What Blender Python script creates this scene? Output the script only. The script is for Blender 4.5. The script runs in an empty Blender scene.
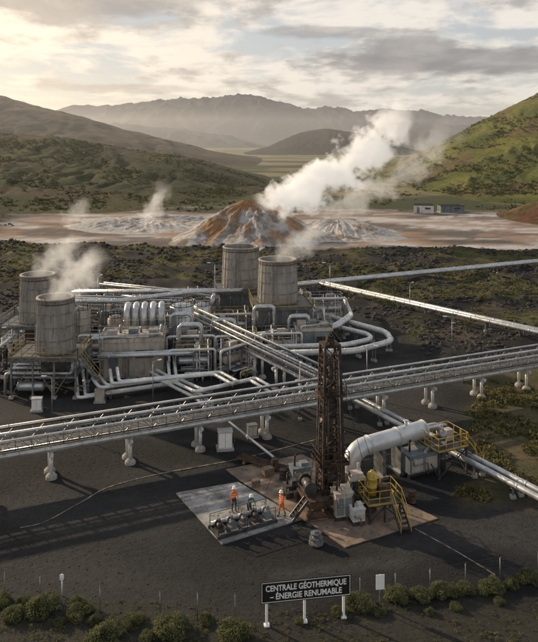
import bpy, math, random
import numpy as np
from mathutils import Vector, Matrix, noise
R = random.Random(7)
scene = bpy.context.scene
COL = scene.collection
scene.view_settings.view_transform = 'Standard'
scene.view_settings.look = 'None'
scene.view_settings.exposure = 0
H = 27.0
F = 700.0

def g(px, py, z=0.0):
    """plan position (metres) of an image pixel, cast through the camera to height z"""
    d = (H - z) * F / (py - 140.0)  # depth worked out from the image row below the horizon
    return ((px - 269.0) * d / F, d)

# ------------------------------------------------------------------ materials
def nn(nt, t, **kw):
    n = nt.nodes.new(t)
    for k, v in kw.items():
        setattr(n, k, v)
    return n

def mth(nt, op, a, b=None, c=None, clamp=False):
    n = nt.nodes.new('ShaderNodeMath'); n.operation = op; n.use_clamp = clamp
    for i, x in enumerate((a, b, c)):
        if x is None: continue
        if isinstance(x, (int, float)): n.inputs[i].default_value = x
        else: nt.links.new(x, n.inputs[i])
    return n.outputs[0]

def mixc(nt, fac, a, b, mode='MIX'):
    n = nt.nodes.new('ShaderNodeMix'); n.data_type = 'RGBA'; n.blend_type = mode
    for sock, x in ((n.inputs[0], fac), (n.inputs[6], a), (n.inputs[7], b)):
        if isinstance(x, (int, float)): sock.default_value = x
        elif isinstance(x, tuple): sock.default_value = (x[0], x[1], x[2], 1)
        else: nt.links.new(x, sock)
    return n.outputs[2]

def noise_node(nt, vec, scale, detail=4, rough=0.55):
    n = nt.nodes.new('ShaderNodeTexNoise')
    n.inputs['Scale'].default_value = scale
    n.inputs['Detail'].default_value = detail
    n.inputs['Roughness'].default_value = rough
    if vec is not None: nt.links.new(vec, n.inputs['Vector'])
    return n

def ramp(nt, fac, lo, hi):
    n = nt.nodes.new('ShaderNodeMapRange'); n.interpolation_type = 'SMOOTHSTEP'
    nt.links.new(fac, n.inputs[0])
    n.inputs[1].default_value = lo; n.inputs[2].default_value = hi
    return n.outputs[0]

def mat(name, c1, c2=None, scale=1.5, rough=0.6, metal=0.0, bump=0.0, bscale=20, streak=False, grime=None, gs=0.5):
    m = bpy.data.materials.new(name); m.use_nodes = True
    nt = m.node_tree; b = nt.nodes['Principled BSDF']
    if c2 is None: c2 = tuple(x * 0.7 for x in c1)
    tc = nt.nodes.new('ShaderNodeTexCoord'); vec = tc.outputs['Object']
    if streak:
        mp = nt.nodes.new('ShaderNodeMapping'); mp.inputs['Scale'].default_value = (1, 1, 0.3)
        nt.links.new(vec, mp.inputs[0]); v2 = mp.outputs[0]
    else: v2 = vec
    n = noise_node(nt, v2, scale, 5, 0.6)
    f = ramp(nt, n.outputs[0], 0.36, 0.64)
    col = mixc(nt, f, c2, c1)
    if grime:
        n3 = noise_node(nt, v2, scale * 2.7, 6, 0.7)
        f3 = ramp(nt, n3.outputs[0], 0.50, 0.70)
        f3 = mth(nt, 'MULTIPLY', f3, gs)
        col = mixc(nt, f3, col, grime)
    nt.links.new(col, b.inputs['Base Color'])
    rr = mth(nt, 'MULTIPLY_ADD', n.outputs[0], 0.3, rough - 0.15, clamp=True)
    nt.links.new(rr, b.inputs['Roughness'])
    b.inputs['Metallic'].default_value = metal
    if bump > 0:
        n2 = noise_node(nt, vec, bscale, 4, 0.65)
        bp = nt.nodes.new('ShaderNodeBump'); bp.inputs['Strength'].default_value = bump
        bp.inputs['Distance'].default_value = 0.05
        nt.links.new(n2.outputs[0], bp.inputs['Height']); nt.links.new(bp.outputs[0], b.inputs['Normal'])
    return m

PIPE = mat('pipe_cladding', (0.60, 0.61, 0.615), (0.44, 0.45, 0.455), 0.9, 0.32, 0.55, 0.12, 5, grime=(0.16, 0.13, 0.10), gs=0.4)
PIPEW = mat('white_pipe_paint', (0.74, 0.74, 0.72), (0.56, 0.56, 0.54), 0.9, 0.38, 0.15, 0.1, 5, grime=(0.22, 0.18, 0.14), gs=0.4)
DUCT = mat('duct_cladding', (0.66, 0.67, 0.67), (0.55, 0.56, 0.56), 0.6, 0.4, 0.3, 0.08, 3, grime=(0.26, 0.22, 0.18), gs=0.3)
STEEL = mat('galvanised_steel', (0.34, 0.35, 0.355), (0.18, 0.185, 0.19), 2, 0.42, 0.6, 0.0, 20, grime=(0.12, 0.08, 0.055), gs=0.65)
DSTEEL = mat('dark_steel', (0.10, 0.10, 0.10), (0.05, 0.05, 0.05), 2, 0.5, 0.5, grime=(0.12, 0.065, 0.035), gs=0.6)
GRATE = mat('grating', (0.18, 0.18, 0.175), (0.09, 0.09, 0.09), 3, 0.6, 0.4)
CONC = mat('concrete', (0.40, 0.385, 0.355), (0.28, 0.27, 0.245), 1.0, 0.85, 0, 0.3, 15, grime=(0.1, 0.08, 0.06), gs=0.5)
TOWER = mat('tower_concrete', (0.345, 0.32, 0.285), (0.235, 0.21, 0.185), .8, 0.8, 0, 0.35, 6, streak=True, grime=(0.10, 0.08, 0.062), gs=0.65)
BEIGE = mat('beige_panel', (0.52, 0.47, 0.40), (0.37, 0.32, 0.265), 0.9, 0.6, 0, 0.1, 8, streak=True, grime=(0.16, 0.10, 0.065), gs=0.7)
BLUEG = mat('bluegrey_panel', (0.22, 0.255, 0.27), (0.13, 0.155, 0.165), 0.9, 0.55, 0.1, 0.1, 8, streak=True, grime=(0.12, 0.08, 0.05), gs=0.6)
RUST = mat('mast_steel', (0.085, 0.05, 0.032), (0.02, 0.016, 0.013), 1.4, 0.65, 0.4, 0.0, 25)
RUST2 = mat('rust_brown', (0.13, 0.075, 0.042), (0.05, 0.035, 0.025), 2.2, 0.75, 0.2, 0.3, 25)
YEL = mat('yellow_paint', (0.60, 0.40, 0.05), (0.38, 0.26, 0.045), 2, 0.5, 0, grime=(0.12, 0.07, 0.04), gs=0.75)
YRAIL = mat('yellow_rail', (0.36, 0.27, 0.08), (0.22, 0.18, 0.08), 2, 0.5, 0.1, grime=(0.12, 0.08, 0.05), gs=0.6)
DARK = mat('dark_rubber', (0.03, 0.03, 0.03), (0.015, 0.015, 0.015), 3, 0.7)
BLACKP = mat('sign_black', (0.010, 0.009, 0.008), (0.006, 0.006, 0.006), 3, 0.6)
WHITEP = mat('white_paint', (0.88, 0.87, 0.85), (0.82, 0.81, 0.79), 3, 0.5)
ORANGE = mat('hivis_orange', (0.85, 0.17, 0.02), (0.65, 0.12, 0.02), 8, 0.8)
NAVY = mat('work_trousers', (0.04, 0.05, 0.07), (0.025, 0.03, 0.04), 8, 0.85)
TEAL = mat('grey_jacket', (0.12, 0.17, 0.18), (0.08, 0.11, 0.12), 8, 0.85)
SKIN = mat('skin', (0.45, 0.26, 0.18), (0.4, 0.22, 0.15), 8, 0.55)
BOOT = mat('boots', (0.03, 0.022, 0.015), (0.02, 0.015, 0.01), 8, 0.7)
REFL = mat('reflective_tape', (0.7, 0.72, 0.6), (0.6, 0.6, 0.5), 8, 0.3)

# ------------------------------------------------------------------ mesh builder
class MB:
    def __init__(s): s.v = []; s.f = []; s.s = []; s.m = []; s.mi = 0
    def add(s, vs, fs, smooth=False):
        o = len(s.v); s.v.extend(vs)
        for f in fs:
            s.f.append(tuple(i + o for i in f)); s.s.append(smooth); s.m.append(s.mi)
    def box(s, x, y, z, sx, sy, sz, rz=0.0):
        """z = bottom"""
        c, sn = math.cos(rz), math.sin(rz); vs = []
        for zz in (z, z + sz):
            for dx, dy in ((-1, -1), (1, -1), (1, 1), (-1, 1)):
                a, b = dx * sx / 2, dy * sy / 2
                vs.append((x + a * c - b * sn, y + a * sn + b * c, zz))
        s.add(vs, [(3, 2, 1, 0), (4, 5, 6, 7), (0, 1, 5, 4), (1, 2, 6, 5), (2, 3, 7, 6), (3, 0, 4, 7)])
    def beam(s, p0, p1, w, h=None):
        h = h or w; p0 = Vector(p0); p1 = Vector(p1); t = p1 - p0
        if t.length < 1e-6: return
        t.normalize(); up = Vector((0, 0, 1)) if abs(t.z) < 0.95 else Vector((1, 0, 0))
        a = t.cross(up).normalized() * w / 2; b = a.cross(t).normalized() * h / 2
        vs = [tuple(p + q) for p in (p0, p1) for q in (-a - b, a - b, a + b, -a + b)]
        s.add(vs, [(3, 2, 1, 0), (4, 5, 6, 7), (0, 1, 5, 4), (1, 2, 6, 5), (2, 3, 7, 6), (3, 0, 4, 7)])
    def cyl(s, p0, p1, r0, r1=None, n=12, smooth=True):
        if r1 is None: r1 = r0
        s.sweep([p0, p1], [r0, r1], n, smooth)
    def sweep(s, pts, rad, n=10, smooth=True, caps=True):
        P = [Vector(p) for p in pts]
        if isinstance(rad, (int, float)): rad = [rad] * len(P)
        T = []
        for i in range(len(P)):
            a = P[max(i - 1, 0)]; b = P[min(i + 1, len(P) - 1)]; t = b - a
            if t.length < 1e-7: t = Vector((0, 0, 1))
            T.append(t.normalized())
        up = Vector((0, 0, 1)) if abs(T[0].z) < 0.9 else Vector((1, 0, 0))
        a = T[0].cross(up).normalized(); vs = []
        for i in range(len(P)):
            a = (a - T[i] * a.dot(T[i]))
            if a.length < 1e-6: a = T[i].orthogonal()
            a.normalize(); b = T[i].cross(a)
            for k in range(n):
                an = 2 * math.pi * k / n
                vs.append(tuple(P[i] + (a * math.cos(an) + b * math.sin(an)) * rad[i]))
        fs = []
        for i in range(len(P) - 1):
            for k in range(n):
                k2 = (k + 1) % n
                fs.append((i * n + k, i * n + k2, (i + 1) * n + k2, (i + 1) * n + k))
        s.add(vs, fs, smooth)
        if caps:
            o = len(s.v) - len(vs)
            s.f.append(tuple(o + k for k in range(n))[::-1]); s.s.append(False); s.m.append(s.mi)
            o2 = o + (len(P) - 1) * n
            s.f.append(tuple(o2 + k for k in range(n))); s.s.append(False); s.m.append(s.mi)
    def pipe(s, pts, r, bend=None, n=12, bands=0.0):
        bend = bend or r * 2.5
        P = [Vector(p) for p in pts]; out = [P[0]]
        for i in range(1, len(P) - 1):
            a = P[i - 1] - P[i]; b = P[i + 1] - P[i]
            d = min(bend, a.length * 0.48, b.length * 0.48)
            q0 = P[i] + a.normalized() * d; q1 = P[i] + b.normalized() * d
            for k in range(7):
                t = k / 6; out.append(q0 * (1 - t) ** 2 + P[i] * 2 * t * (1 - t) + q1 * t * t)
        out.append(P[-1]); s.sweep(out, r, n)
        if bands:
            for i in range(len(P) - 1):
                L = (P[i + 1] - P[i]).length; t = (P[i + 1] - P[i]).normalized()
                k = bands * 0.6
                while k < L - bands * 0.3:
                    c = P[i] + t * k; s.cyl(c - t * 0.05, c + t * 0.05, r * 1.12, n=n); k += bands
    def lathe(s, cx, cy, prof, n=32, smooth=True):
        vs = []; fs = []
        for r, z in prof:
            for k in range(n):
                a = 2 * math.pi * k / n; vs.append((cx + r * math.cos(a), cy + r * math.sin(a), z))
        for i in range(len(prof) - 1):
            for k in range(n):
                k2 = (k + 1) % n; fs.append((i * n + k, i * n + k2, (i + 1) * n + k2, (i + 1) * n + k))
        s.add(vs, fs, smooth)
    def vessel(s, p0, p1, r, n=18, bands=True):
        p0 = Vector(p0); p1 = Vector(p1); t = (p1 - p0).normalized(); pts = []; rad = []
        for k in range(5):
            a = math.pi / 2 * k / 5; pts.append(p0 - t * r * 0.5 * math.cos(a)); rad.append(max(r * math.sin(a), 0.02))
        pts += [p0, p1]; rad += [r, r]
        for k in range(4, -1, -1):
            a = math.pi / 2 * k / 5; pts.append(p1 + t * r * 0.5 * math.cos(a)); rad.append(max(r * math.sin(a), 0.02))
        s.sweep(pts, rad, n)
        if bands:
            L = (p1 - p0).length; m = max(2, int(L / 1.2))
            for i in range(m + 1):
                c = p0 + t * (L * i / m); s.cyl(c - t * 0.04, c + t * 0.04, r * 1.04, n=n)
    def rail(s, pts, h=1.05, step=1.5, r=0.028):
        for i in range(len(pts) - 1):
            a = Vector(pts[i]); b = Vector(pts[i + 1]); L = (b - a).length; k = max(1, int(round(L / step)))
            for j in range(k + 1):
                p = a.lerp(b, j / k); s.beam(p, p + Vector((0, 0, h)), r * 2)
            for hh in (h, h * 0.5):
                s.beam(a + Vector((0, 0, hh)), b + Vector((0, 0, hh)), r * 1.8)
            s.beam(a + Vector((0, 0, 0.08)), b + Vector((0, 0, 0.08)), 0.02, 0.14)
    def stairs(s, top, bot, w):
        top = Vector(top); bot = Vector(bot); d = top - bot; hd = Vector((d.x, d.y, 0)).normalized()
        sd = Vector((-hd.y, hd.x, 0)) * w / 2
        for q in (-1, 1):
            s.beam(bot + sd * q, top + sd * q, 0.06, 0.2)
        n = max(3, int(d.z / 0.2))
        for i in range(1, n):
            p = bot + d * (i / n)
            s.beam(p - sd, p + sd, 0.24, 0.04)
    def stairrail(s, top, bot, w, r=0.03):
        top = Vector(top); bot = Vector(bot); d = top - bot; hd = Vector((d.x, d.y, 0)).normalized()
        sd = Vector((-hd.y, hd.x, 0)) * w / 2
        for q in (-1, 1):
            a = bot + sd * q; b = top + sd * q
            for hh in (0.5, 1.0): s.beam(a + Vector((0, 0, hh)), b + Vector((0, 0, hh)), r * 2)
            n = max(2, int(d.length / 1.0))
            for i in range(n + 1):
                p = a.lerp(b, i / n); s.beam(p, p + Vector((0, 0, 1.0)), r * 2)
    def valve(s, x, y, z, r):
        s.cyl((x, y, z - r * 1.1), (x, y, z + r * 1.1), r * 0.9, n=10)
        s.cyl((x, y, z + r), (x, y, z + r * 3), r * 0.18, n=6)
        s.cyl((x, y, z + r * 3), (x, y, z + r * 3.2), r * 1.0, n=12)
    def finish(s, name, mats, parent=None, world=False, col=None):
        if not isinstance(mats, (list, tuple)): mats = [mats]
        me = bpy.data.meshes.new(name)
        off = parent.location if parent is not None else Vector((0, 0, 0))
        vs = [(x - off[0], y - off[1], z - off[2]) for x, y, z in s.v] if world and parent is not None else s.v
        me.from_pydata(vs, [], s.f)
        me.polygons.foreach_set('use_smooth', s.s); me.polygons.foreach_set('material_index', s.m)
        for m in mats: me.materials.append(m)
        me.update()
        ob = bpy.data.objects.new(name, me); COL.objects.link(ob)
        if parent is not None: ob.parent = parent
        return ob

def thing(name, label, category, loc=(0, 0, 0), rz=0.0, group=None):
    e = bpy.data.objects.new(name, None); e.empty_display_size = 0.5
    e.location = loc; e.rotation_euler = (0, 0, rz); COL.objects.link(e)
    e['label'] = label; e['category'] = category
    if group: e['group'] = group
    return e

def tag(ob, label, category, group=None):
    ob['label'] = label; ob['category'] = category
    if group: ob['group'] = group
    return ob

def copy_thing(src, loc, rz=0.0, sc=1.0, label=None):
    n = src.copy(); COL.objects.link(n); n.location = loc; n.rotation_euler = (0, 0, rz); n.scale = (sc, sc, sc)
    if label: n['label'] = label
    def rec(a, b):
        for ch in list(a.children):
            c = ch.copy(); COL.objects.link(c); c.parent = b; rec(ch, c)
    rec(src, n)
    return n

def fbm(x, y, z=0.0, o=5):
    return noise.fractal(Vector((x, y, z)), 1.0, 2.0, o)

def sstep(a, b, x):
    t = min(1, max(0, (x - a) / (b - a))); return t * t * (3 - 2 * t)

def lerp3(a, b, t): return (a[0] + (b[0] - a[0]) * t, a[1] + (b[1] - a[1]) * t, a[2] + (b[2] - a[2]) * t)

def vcol_mat(name, rough=0.9, nscale=0.8, amt=0.5, bump=0.6, bs=2.0, dist=0.15, spots=None):
    m = bpy.data.materials.new(name); m.use_nodes = True; nt = m.node_tree; b = nt.nodes['Principled BSDF']
    at = nn(nt, 'ShaderNodeAttribute', attribute_name='Col')
    tc = nt.nodes.new('ShaderNodeTexCoord')
    n1 = noise_node(nt, tc.outputs['Object'], nscale, 9, 0.75)
    f = mth(nt, 'MULTIPLY_ADD', n1.outputs[0], amt * 2.4, 1 - amt * 1.2)
    cm = nt.nodes.new('ShaderNodeCombineXYZ')
    for i in range(3): nt.links.new(f, cm.inputs[i])
    col = mixc(nt, 1.0, at.outputs['Color'], cm.outputs[0], 'MULTIPLY')
    if spots:
        vo = noise_node(nt, tc.outputs['Object'], spots[0], 4, .7)
        col = mixc(nt, mth(nt, 'MULTIPLY', ramp(nt, vo.outputs[0], spots[1], spots[1] + 0.06), spots[3]), col, spots[2])
    nt.links.new(col, b.inputs['Base Color'])
    b.inputs['Roughness'].default_value = rough
    b.inputs['Specular IOR Level'].default_value = 0.25
    n2 = noise_node(nt, tc.outputs['Object'], bs, 7, 0.75)
    bp = nt.nodes.new('ShaderNodeBump'); bp.inputs['Strength'].default_value = bump; bp.inputs['Distance'].default_value = dist
    nt.links.new(n2.outputs[0], bp.inputs['Height']); nt.links.new(bp.outputs[0], b.inputs['Normal'])
    return m

def grid_mesh(name, verts, nx, ny, cols, material):
    me = bpy.data.meshes.new(name)
    fs = [(j * nx + i, j * nx + i + 1, (j + 1) * nx + i + 1, (j + 1) * nx + i) for j in range(ny - 1) for i in range(nx - 1)]
    me.from_pydata(verts, [], fs); me.polygons.foreach_set('use_smooth', [True] * len(fs))
    ca = me.color_attributes.new('Col', 'FLOAT_COLOR', 'POINT')
    arr = np.ones((len(verts), 4), dtype=np.float32); arr[:, :3] = np.array(cols, dtype=np.float32)
    ca.data.foreach_set('color', arr.ravel())
    me.materials.append(material); me.update()
    ob = bpy.data.objects.new(name, me); COL.objects.link(ob); ob['kind'] = 'structure'
    return ob

# ------------------------------------------------------------------ ground
def flat_mask(x, y):
    """1 inside the pale geothermal flat"""
    w = fbm(x * 0.02, y * 0.03, 3.1, 5) * 16 + fbm(x * .12, y * .12, 2.2, 3) * 4
    a = sstep(173 + w, 182 + w, y) * (1 - sstep(250 + w * 1.5, 275 + w * 1.5, y))
    b = sstep(-98 + w, -78 + w, x) * (1 - sstep(104 + w, 140 + w, x))
    return a * b

def lava_mask(x, y):
    w = fbm(x * 0.04, y * 0.04, 9.0, 4) * 8
    nf = (1 - flat_mask(x, y)) * (1 - sstep(235, 265, y))
    a = sstep(113 + w, 121 + w, y) * nf
    rgt = sstep(17, 21, x + max(0, y - 98) * .45 + w * .35) * sstep(5.5, 10, y - (64.1 + .438 * x) + w * .4) * nf
    return max(a, rgt)

def scrub_mask(x, y):
    """brown scrubby earth below the bridge"""
    a = sstep(15.5, 19.5, x - (y - 60) * .25 + fbm(x * .1, y * .1, 2) * 4) * sstep(51, 56, y + fbm(x * .12, y * .12, 8) * 4) * (1 - sstep(14, 18, y - (64.1 + .438 * x) + 8))
    return a

def ground_h(x, y):
    l = lava_mask(x, y)
    z = 0.0
    if l > 0.001:
        k = 0.6 if y < 112 else 1
        z += l * k * (fbm(x * 0.12, y * 0.12, 1.0, 6) * 1.1 + 0.4)
    z += fbm(x * 0.25, y * 0.25, 5.0, 3) * 0.04
    return z

rows = [-120, -40, 0, 15] + [27 * (1.0135 ** i) for i in range(432)]
ucols = 380
gv = []; gc = []
SOIL = (0.0165, 0.0168, 0.0178); SOIL2 = (0.045, 0.0435, 0.0425)
for y in rows:
    hw = abs(y) * 0.95 + 45
    for i in range(ucols):
        x = (i / (ucols - 1) * 2 - 1) * hw
        lm = lava_mask(x, y); fm = flat_mask(x, y)
        z = ground_h(x, y) if y > 20 else 0
        n = fbm(x * 0.05, y * 0.09, 2.0, 5)
        c = lerp3(SOIL, SOIL2, sstep(-0.1, 0.7, n + 0.15))
        tr = math.sin((y - 45) * 1.3 + fbm(x * 0.03, y * 0.03, 7) * 5 + x * 0.12)
        c = lerp3(c, (0.07, 0.067, 0.063), 0.45 * sstep(0.55, 0.95, tr) * sstep(0.0, 0.4, fbm(x * .1, y * .1, 4) + 0.15))
        if 45 < y < 100:
            sc = scrub_mask(x, y)
            c = lerp3(c, lerp3((0.12, 0.09, 0.05), (0.07, 0.07, 0.028), sstep(-.2, .3, fbm(x * .3, y * .3, 1))), sc)
        vg = 1 - sstep(38.5, 41.5, y - abs(x) * 0.05 + fbm(x * .2, y * .2, 3) * 2)
        c = lerp3(c, (0.045, 0.042, 0.03), vg * 0.8)
        if lm > 0:
            q = fbm(x * 0.06, y * 0.06, 6.0, 5); q2 = fbm(x * 0.3, y * 0.3, 1.0, 3)
            lc = lerp3((0.02, 0.0185, 0.017), (0.08, 0.082, 0.03), sstep(-0.05, 0.35, q + q2 * 0.4))
            lc = lerp3(lc, (0.12, 0.09, 0.055), 0.6 * sstep(0.2, 0.5, fbm(x * .09, y * .13, 12)))
            c = lerp3(c, lc, lm)
        if y > 225:
            far = sstep(235, 290, y + fbm(x * .02, y * .02, 1) * 20)
            n3 = fbm(x * 0.006, y * 0.012, 6.0, 6) + fbm(x * .03, y * .05, 4, 4) * .35
            fc = lerp3((0.055, 0.062, 0.024), (0.22, 0.19, 0.10), sstep(-0.1, 0.4, n3 + sstep(450, 1100, y) * .45))  # distant plain turns paler: its sunlit strip is painted into the colour
            c = lerp3(c, fc, far * (1 - fm))
        if fm > 0:
            n1 = fbm(x * 0.035, y * 0.09, 1.5, 6); n2 = fbm(x * 0.05, y * 0.14, 8.5, 6); n4 = fbm(x * 0.2, y * 0.3, 4.5, 5)
            fc = lerp3((0.24, 0.175, 0.135), (0.38, 0.31, 0.265), sstep(-0.2, 0.4, n1))
            fc = lerp3(fc, (0.28, 0.16, 0.095), 0.6 * sstep(0.05, 0.45, n2))
            fc = lerp3(fc, (0.56, 0.54, 0.52), 0.8 * sstep(0.05, 0.4, -n2 + n4 * 0.5))
            fc = lerp3(fc, (0.11, 0.095, 0.085), 0.85 * sstep(0.12, 0.4, -n1 + n4 * .4))
            c = lerp3(c, fc, fm)
        gv.append((x, y, z)); gc.append(c)
GROUND = vcol_mat('ground_soil', 0.92, 1.8, 0.8, 1.0, 2.5, 0.22)
grid_mesh('ground', gv, ucols, len(rows), gc, GROUND)

# ------------------------------------------------------------------ hills
def interp(pts, x):
    if x <= pts[0][0]: return pts[0][1]
    for (a, b), (c, d) in zip(pts, pts[1:]):
        if x <= c:
            t = (x - a) / (c - a); return b + (d - b) * t
    return pts[-1][1]

HV = {}
def hill(name, prof, yfront, ycrest, yback, x0, x1, nx, ny, amp, cs, material, gul=0.0, seed=0.0, pw=1.0, ns=0.02):
    vs = []; cs_ = []; ok = []
    for j in range(ny):
        v = j / (ny - 1)
        for i in range(nx):
            x = x0 + (x1 - x0) * i / (nx - 1); yf = yfront(x) if callable(yfront) else yfront
            if v < 0.8: t = v / 0.8; y = yf + (ycrest - yf) * t; s = sstep(0, 1, t) * 0.45 + 0.55 * t ** pw
            else: t = (v - 0.8) / 0.2; y = ycrest + (yback - ycrest) * t; s = 1 - sstep(0, 1, t)
            h = interp(prof, x); n = fbm(x * ns, y * ns, seed, 7); w = fbm(x * ns * .8, y * ns * .8, seed + 40, 4) * 1.2
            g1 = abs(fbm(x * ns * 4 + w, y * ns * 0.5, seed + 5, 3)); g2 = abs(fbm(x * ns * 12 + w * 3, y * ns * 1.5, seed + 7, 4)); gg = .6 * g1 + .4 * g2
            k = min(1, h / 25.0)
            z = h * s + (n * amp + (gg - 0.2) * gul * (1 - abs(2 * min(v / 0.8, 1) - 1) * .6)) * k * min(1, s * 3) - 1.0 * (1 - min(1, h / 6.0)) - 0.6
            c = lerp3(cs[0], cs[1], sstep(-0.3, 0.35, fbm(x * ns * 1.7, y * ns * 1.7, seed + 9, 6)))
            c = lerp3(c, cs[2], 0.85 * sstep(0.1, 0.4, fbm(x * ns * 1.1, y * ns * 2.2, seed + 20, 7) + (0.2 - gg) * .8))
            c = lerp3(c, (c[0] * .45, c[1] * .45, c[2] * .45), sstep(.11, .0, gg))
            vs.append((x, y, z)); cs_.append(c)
            if v < .82 and z > .4 and h > 3: ok.append((x, y, z, gg))
    HV[name] = ok
    return grid_mesh(name, vs, nx, ny, cs_, material)
HN = vcol_mat('hillside_near', 0.95, 0.35, 0.95, 1.0, 0.8, 1.2, spots=(1.1, 0.56, (0.028, 0.03, 0.013), 0.6))
HF = vcol_mat('hillside_far', 0.95, 0.03, 0.7, 1.0, 0.08, 9.0)
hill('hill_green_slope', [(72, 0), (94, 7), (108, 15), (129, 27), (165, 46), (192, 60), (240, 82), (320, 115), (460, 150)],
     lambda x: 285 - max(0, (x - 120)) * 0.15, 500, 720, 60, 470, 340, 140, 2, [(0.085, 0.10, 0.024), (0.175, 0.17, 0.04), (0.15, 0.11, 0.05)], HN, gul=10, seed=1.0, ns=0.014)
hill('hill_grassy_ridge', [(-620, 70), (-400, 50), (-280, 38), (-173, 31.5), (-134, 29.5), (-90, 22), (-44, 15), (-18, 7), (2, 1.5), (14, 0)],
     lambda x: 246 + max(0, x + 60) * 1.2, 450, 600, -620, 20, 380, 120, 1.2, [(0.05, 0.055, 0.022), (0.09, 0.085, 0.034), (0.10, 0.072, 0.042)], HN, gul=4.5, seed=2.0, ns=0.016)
hill('hill_brown_flank', [(-1500, 240), (-700, 140), (-480, 106), (-346, 84), (-280, 66), (-217, 50), (-150, 32), (-88, 15), (-40, 6), (0, 0)],
     560, 900, 1300, -1500, 10, 320, 90, 3, [(0.09, 0.07, 0.045), (0.13, 0.10, 0.055), (0.065, 0.06, 0.032)], HF, gul=10, seed=3.0, ns=0.009)
hill('hill_dark_cone', [(-60, 0), (0, 14), (60, 40), (95, 49), (125, 52), (165, 46), (205, 40), (260, 20), (330, 0)],
     1250, 1500, 1900, -80, 350, 160, 50, 4, [(0.03, 0.028, 0.022), (0.05, 0.045, 0.03), (0.03, 0.03, 0.02)], HF, gul=8, seed=4.0, ns=0.008)
hill('hill_red_cinder', [(76, 0), (84, 2.5), (92, 6), (102, 9.5), (118, 14), (150, 16), (190, 10), (220, 0)],
     214, 240, 275, 72, 225, 140, 50, 0.8, [(0.15, 0.075, 0.04), (0.2, 0.11, 0.055), (0.09, 0.085, 0.03)], HN, gul=2, seed=5.0, ns=0.05)
mp = [(-2600, 60), (-1900, 110), (-1500, 120), (-1320, 165), (-1200, 200), (-1040, 232), (-900, 222), (-820, 218), (-700, 238), (-600, 250), (-500, 268), (-420, 262), (-300, 280), (-165, 297), (-60, 285), (35, 262), (150, 235), (240, 214), (360, 206), (460, 192), (600, 196), (750, 200), (880, 190), (980, 168), (1150, 160), (1300, 148), (1500, 120), (2100, 90), (2800, 60)]
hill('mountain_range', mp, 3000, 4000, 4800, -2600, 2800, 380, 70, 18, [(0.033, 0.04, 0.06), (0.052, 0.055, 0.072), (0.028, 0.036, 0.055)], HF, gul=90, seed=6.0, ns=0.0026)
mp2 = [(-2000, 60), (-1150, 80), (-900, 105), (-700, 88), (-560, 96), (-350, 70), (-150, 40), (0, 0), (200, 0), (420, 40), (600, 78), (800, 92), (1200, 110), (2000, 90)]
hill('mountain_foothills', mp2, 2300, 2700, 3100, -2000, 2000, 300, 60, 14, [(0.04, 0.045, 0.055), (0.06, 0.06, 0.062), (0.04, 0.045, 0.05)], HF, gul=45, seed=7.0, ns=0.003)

def mound(name, cx, cy, rad, hh, seed, white, pk=.6):
    nx, nr = 300, 110; vs = []; cs = []
    for j in range(nr):
        r = j / (nr - 1)
        for i in range(nx):
            a = 2 * math.pi * i / (nx - 1); ca, sa = math.cos(a), math.sin(a)
            rr = rad * r * (1 + 0.25 * fbm(ca * 1.2, sa * 1.2, seed, 3)); X = ca * rr; Y = sa * rr
            gl = abs(fbm(ca * 3.0 + X * .12, sa * 3.0 + Y * .12, seed + 3, 7)); g2 = abs(fbm(ca * 9 + X * .2, sa * 9 + Y * .2, seed + 6, 4))
            z = hh * (pk * .5 * (1 + math.cos(math.pi * r)) + (1 - pk) * (1 - r)) + ((gl - 0.2) * .7 + (g2 - .2) * .5) * math.sin(math.pi * min(1, r * 1.1)) + fbm(X * .1, Y * .1, seed, 8) * hh * .12 * (1 - r * .5)
            z = z * (1 - sstep(0.8, 1.0, r)) - 0.25 * sstep(0.8, 1, r)
            st = fbm(X * .16, Y * .16, seed + 8, 8); st2 = fbm(X * .3, Y * .3, seed + 15, 7)
            c = lerp3((0.28, 0.225, 0.18), (0.44, 0.39, 0.345), sstep(-0.3, 0.3, st2 + 0.1))
            c = lerp3(c, (0.40, 0.20, 0.075), (0.10 if white else 0.9) * sstep(-0.2, 0.35, st * .8 + 0.45 - r * 0.95))
            c = lerp3(c, (0.17, 0.13, 0.10), 0.5 * sstep(0.1, 0.0, min(gl, g2 * 1.4)))
            c = lerp3(c, (0.62, 0.60, 0.575), 0.7 * sstep(0.0, 0.5, st2 * .6 - st * .5 + (0.3 if white else -.12) + r * .35))
            vs.append((cx + X, cy + Y, z)); cs.append(c)
    return grid_mesh(name, vs, nx, nr, cs, MOUNDM)
MOUNDM = vcol_mat('mineral_crust', 0.85, 0.9, 0.7, 1.0, 1.4, 0.6)
mound('mineral_mound', -4.5, 195, 24, 10.2, 1.0, False, .78)
mound('pale_mineral_shoulder', 20, 203, 21, 4.2, 5.0, True, .9)
mound('crusted_rise', -38, 228, 30, 1.5, 12.0, True, .9)

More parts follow.
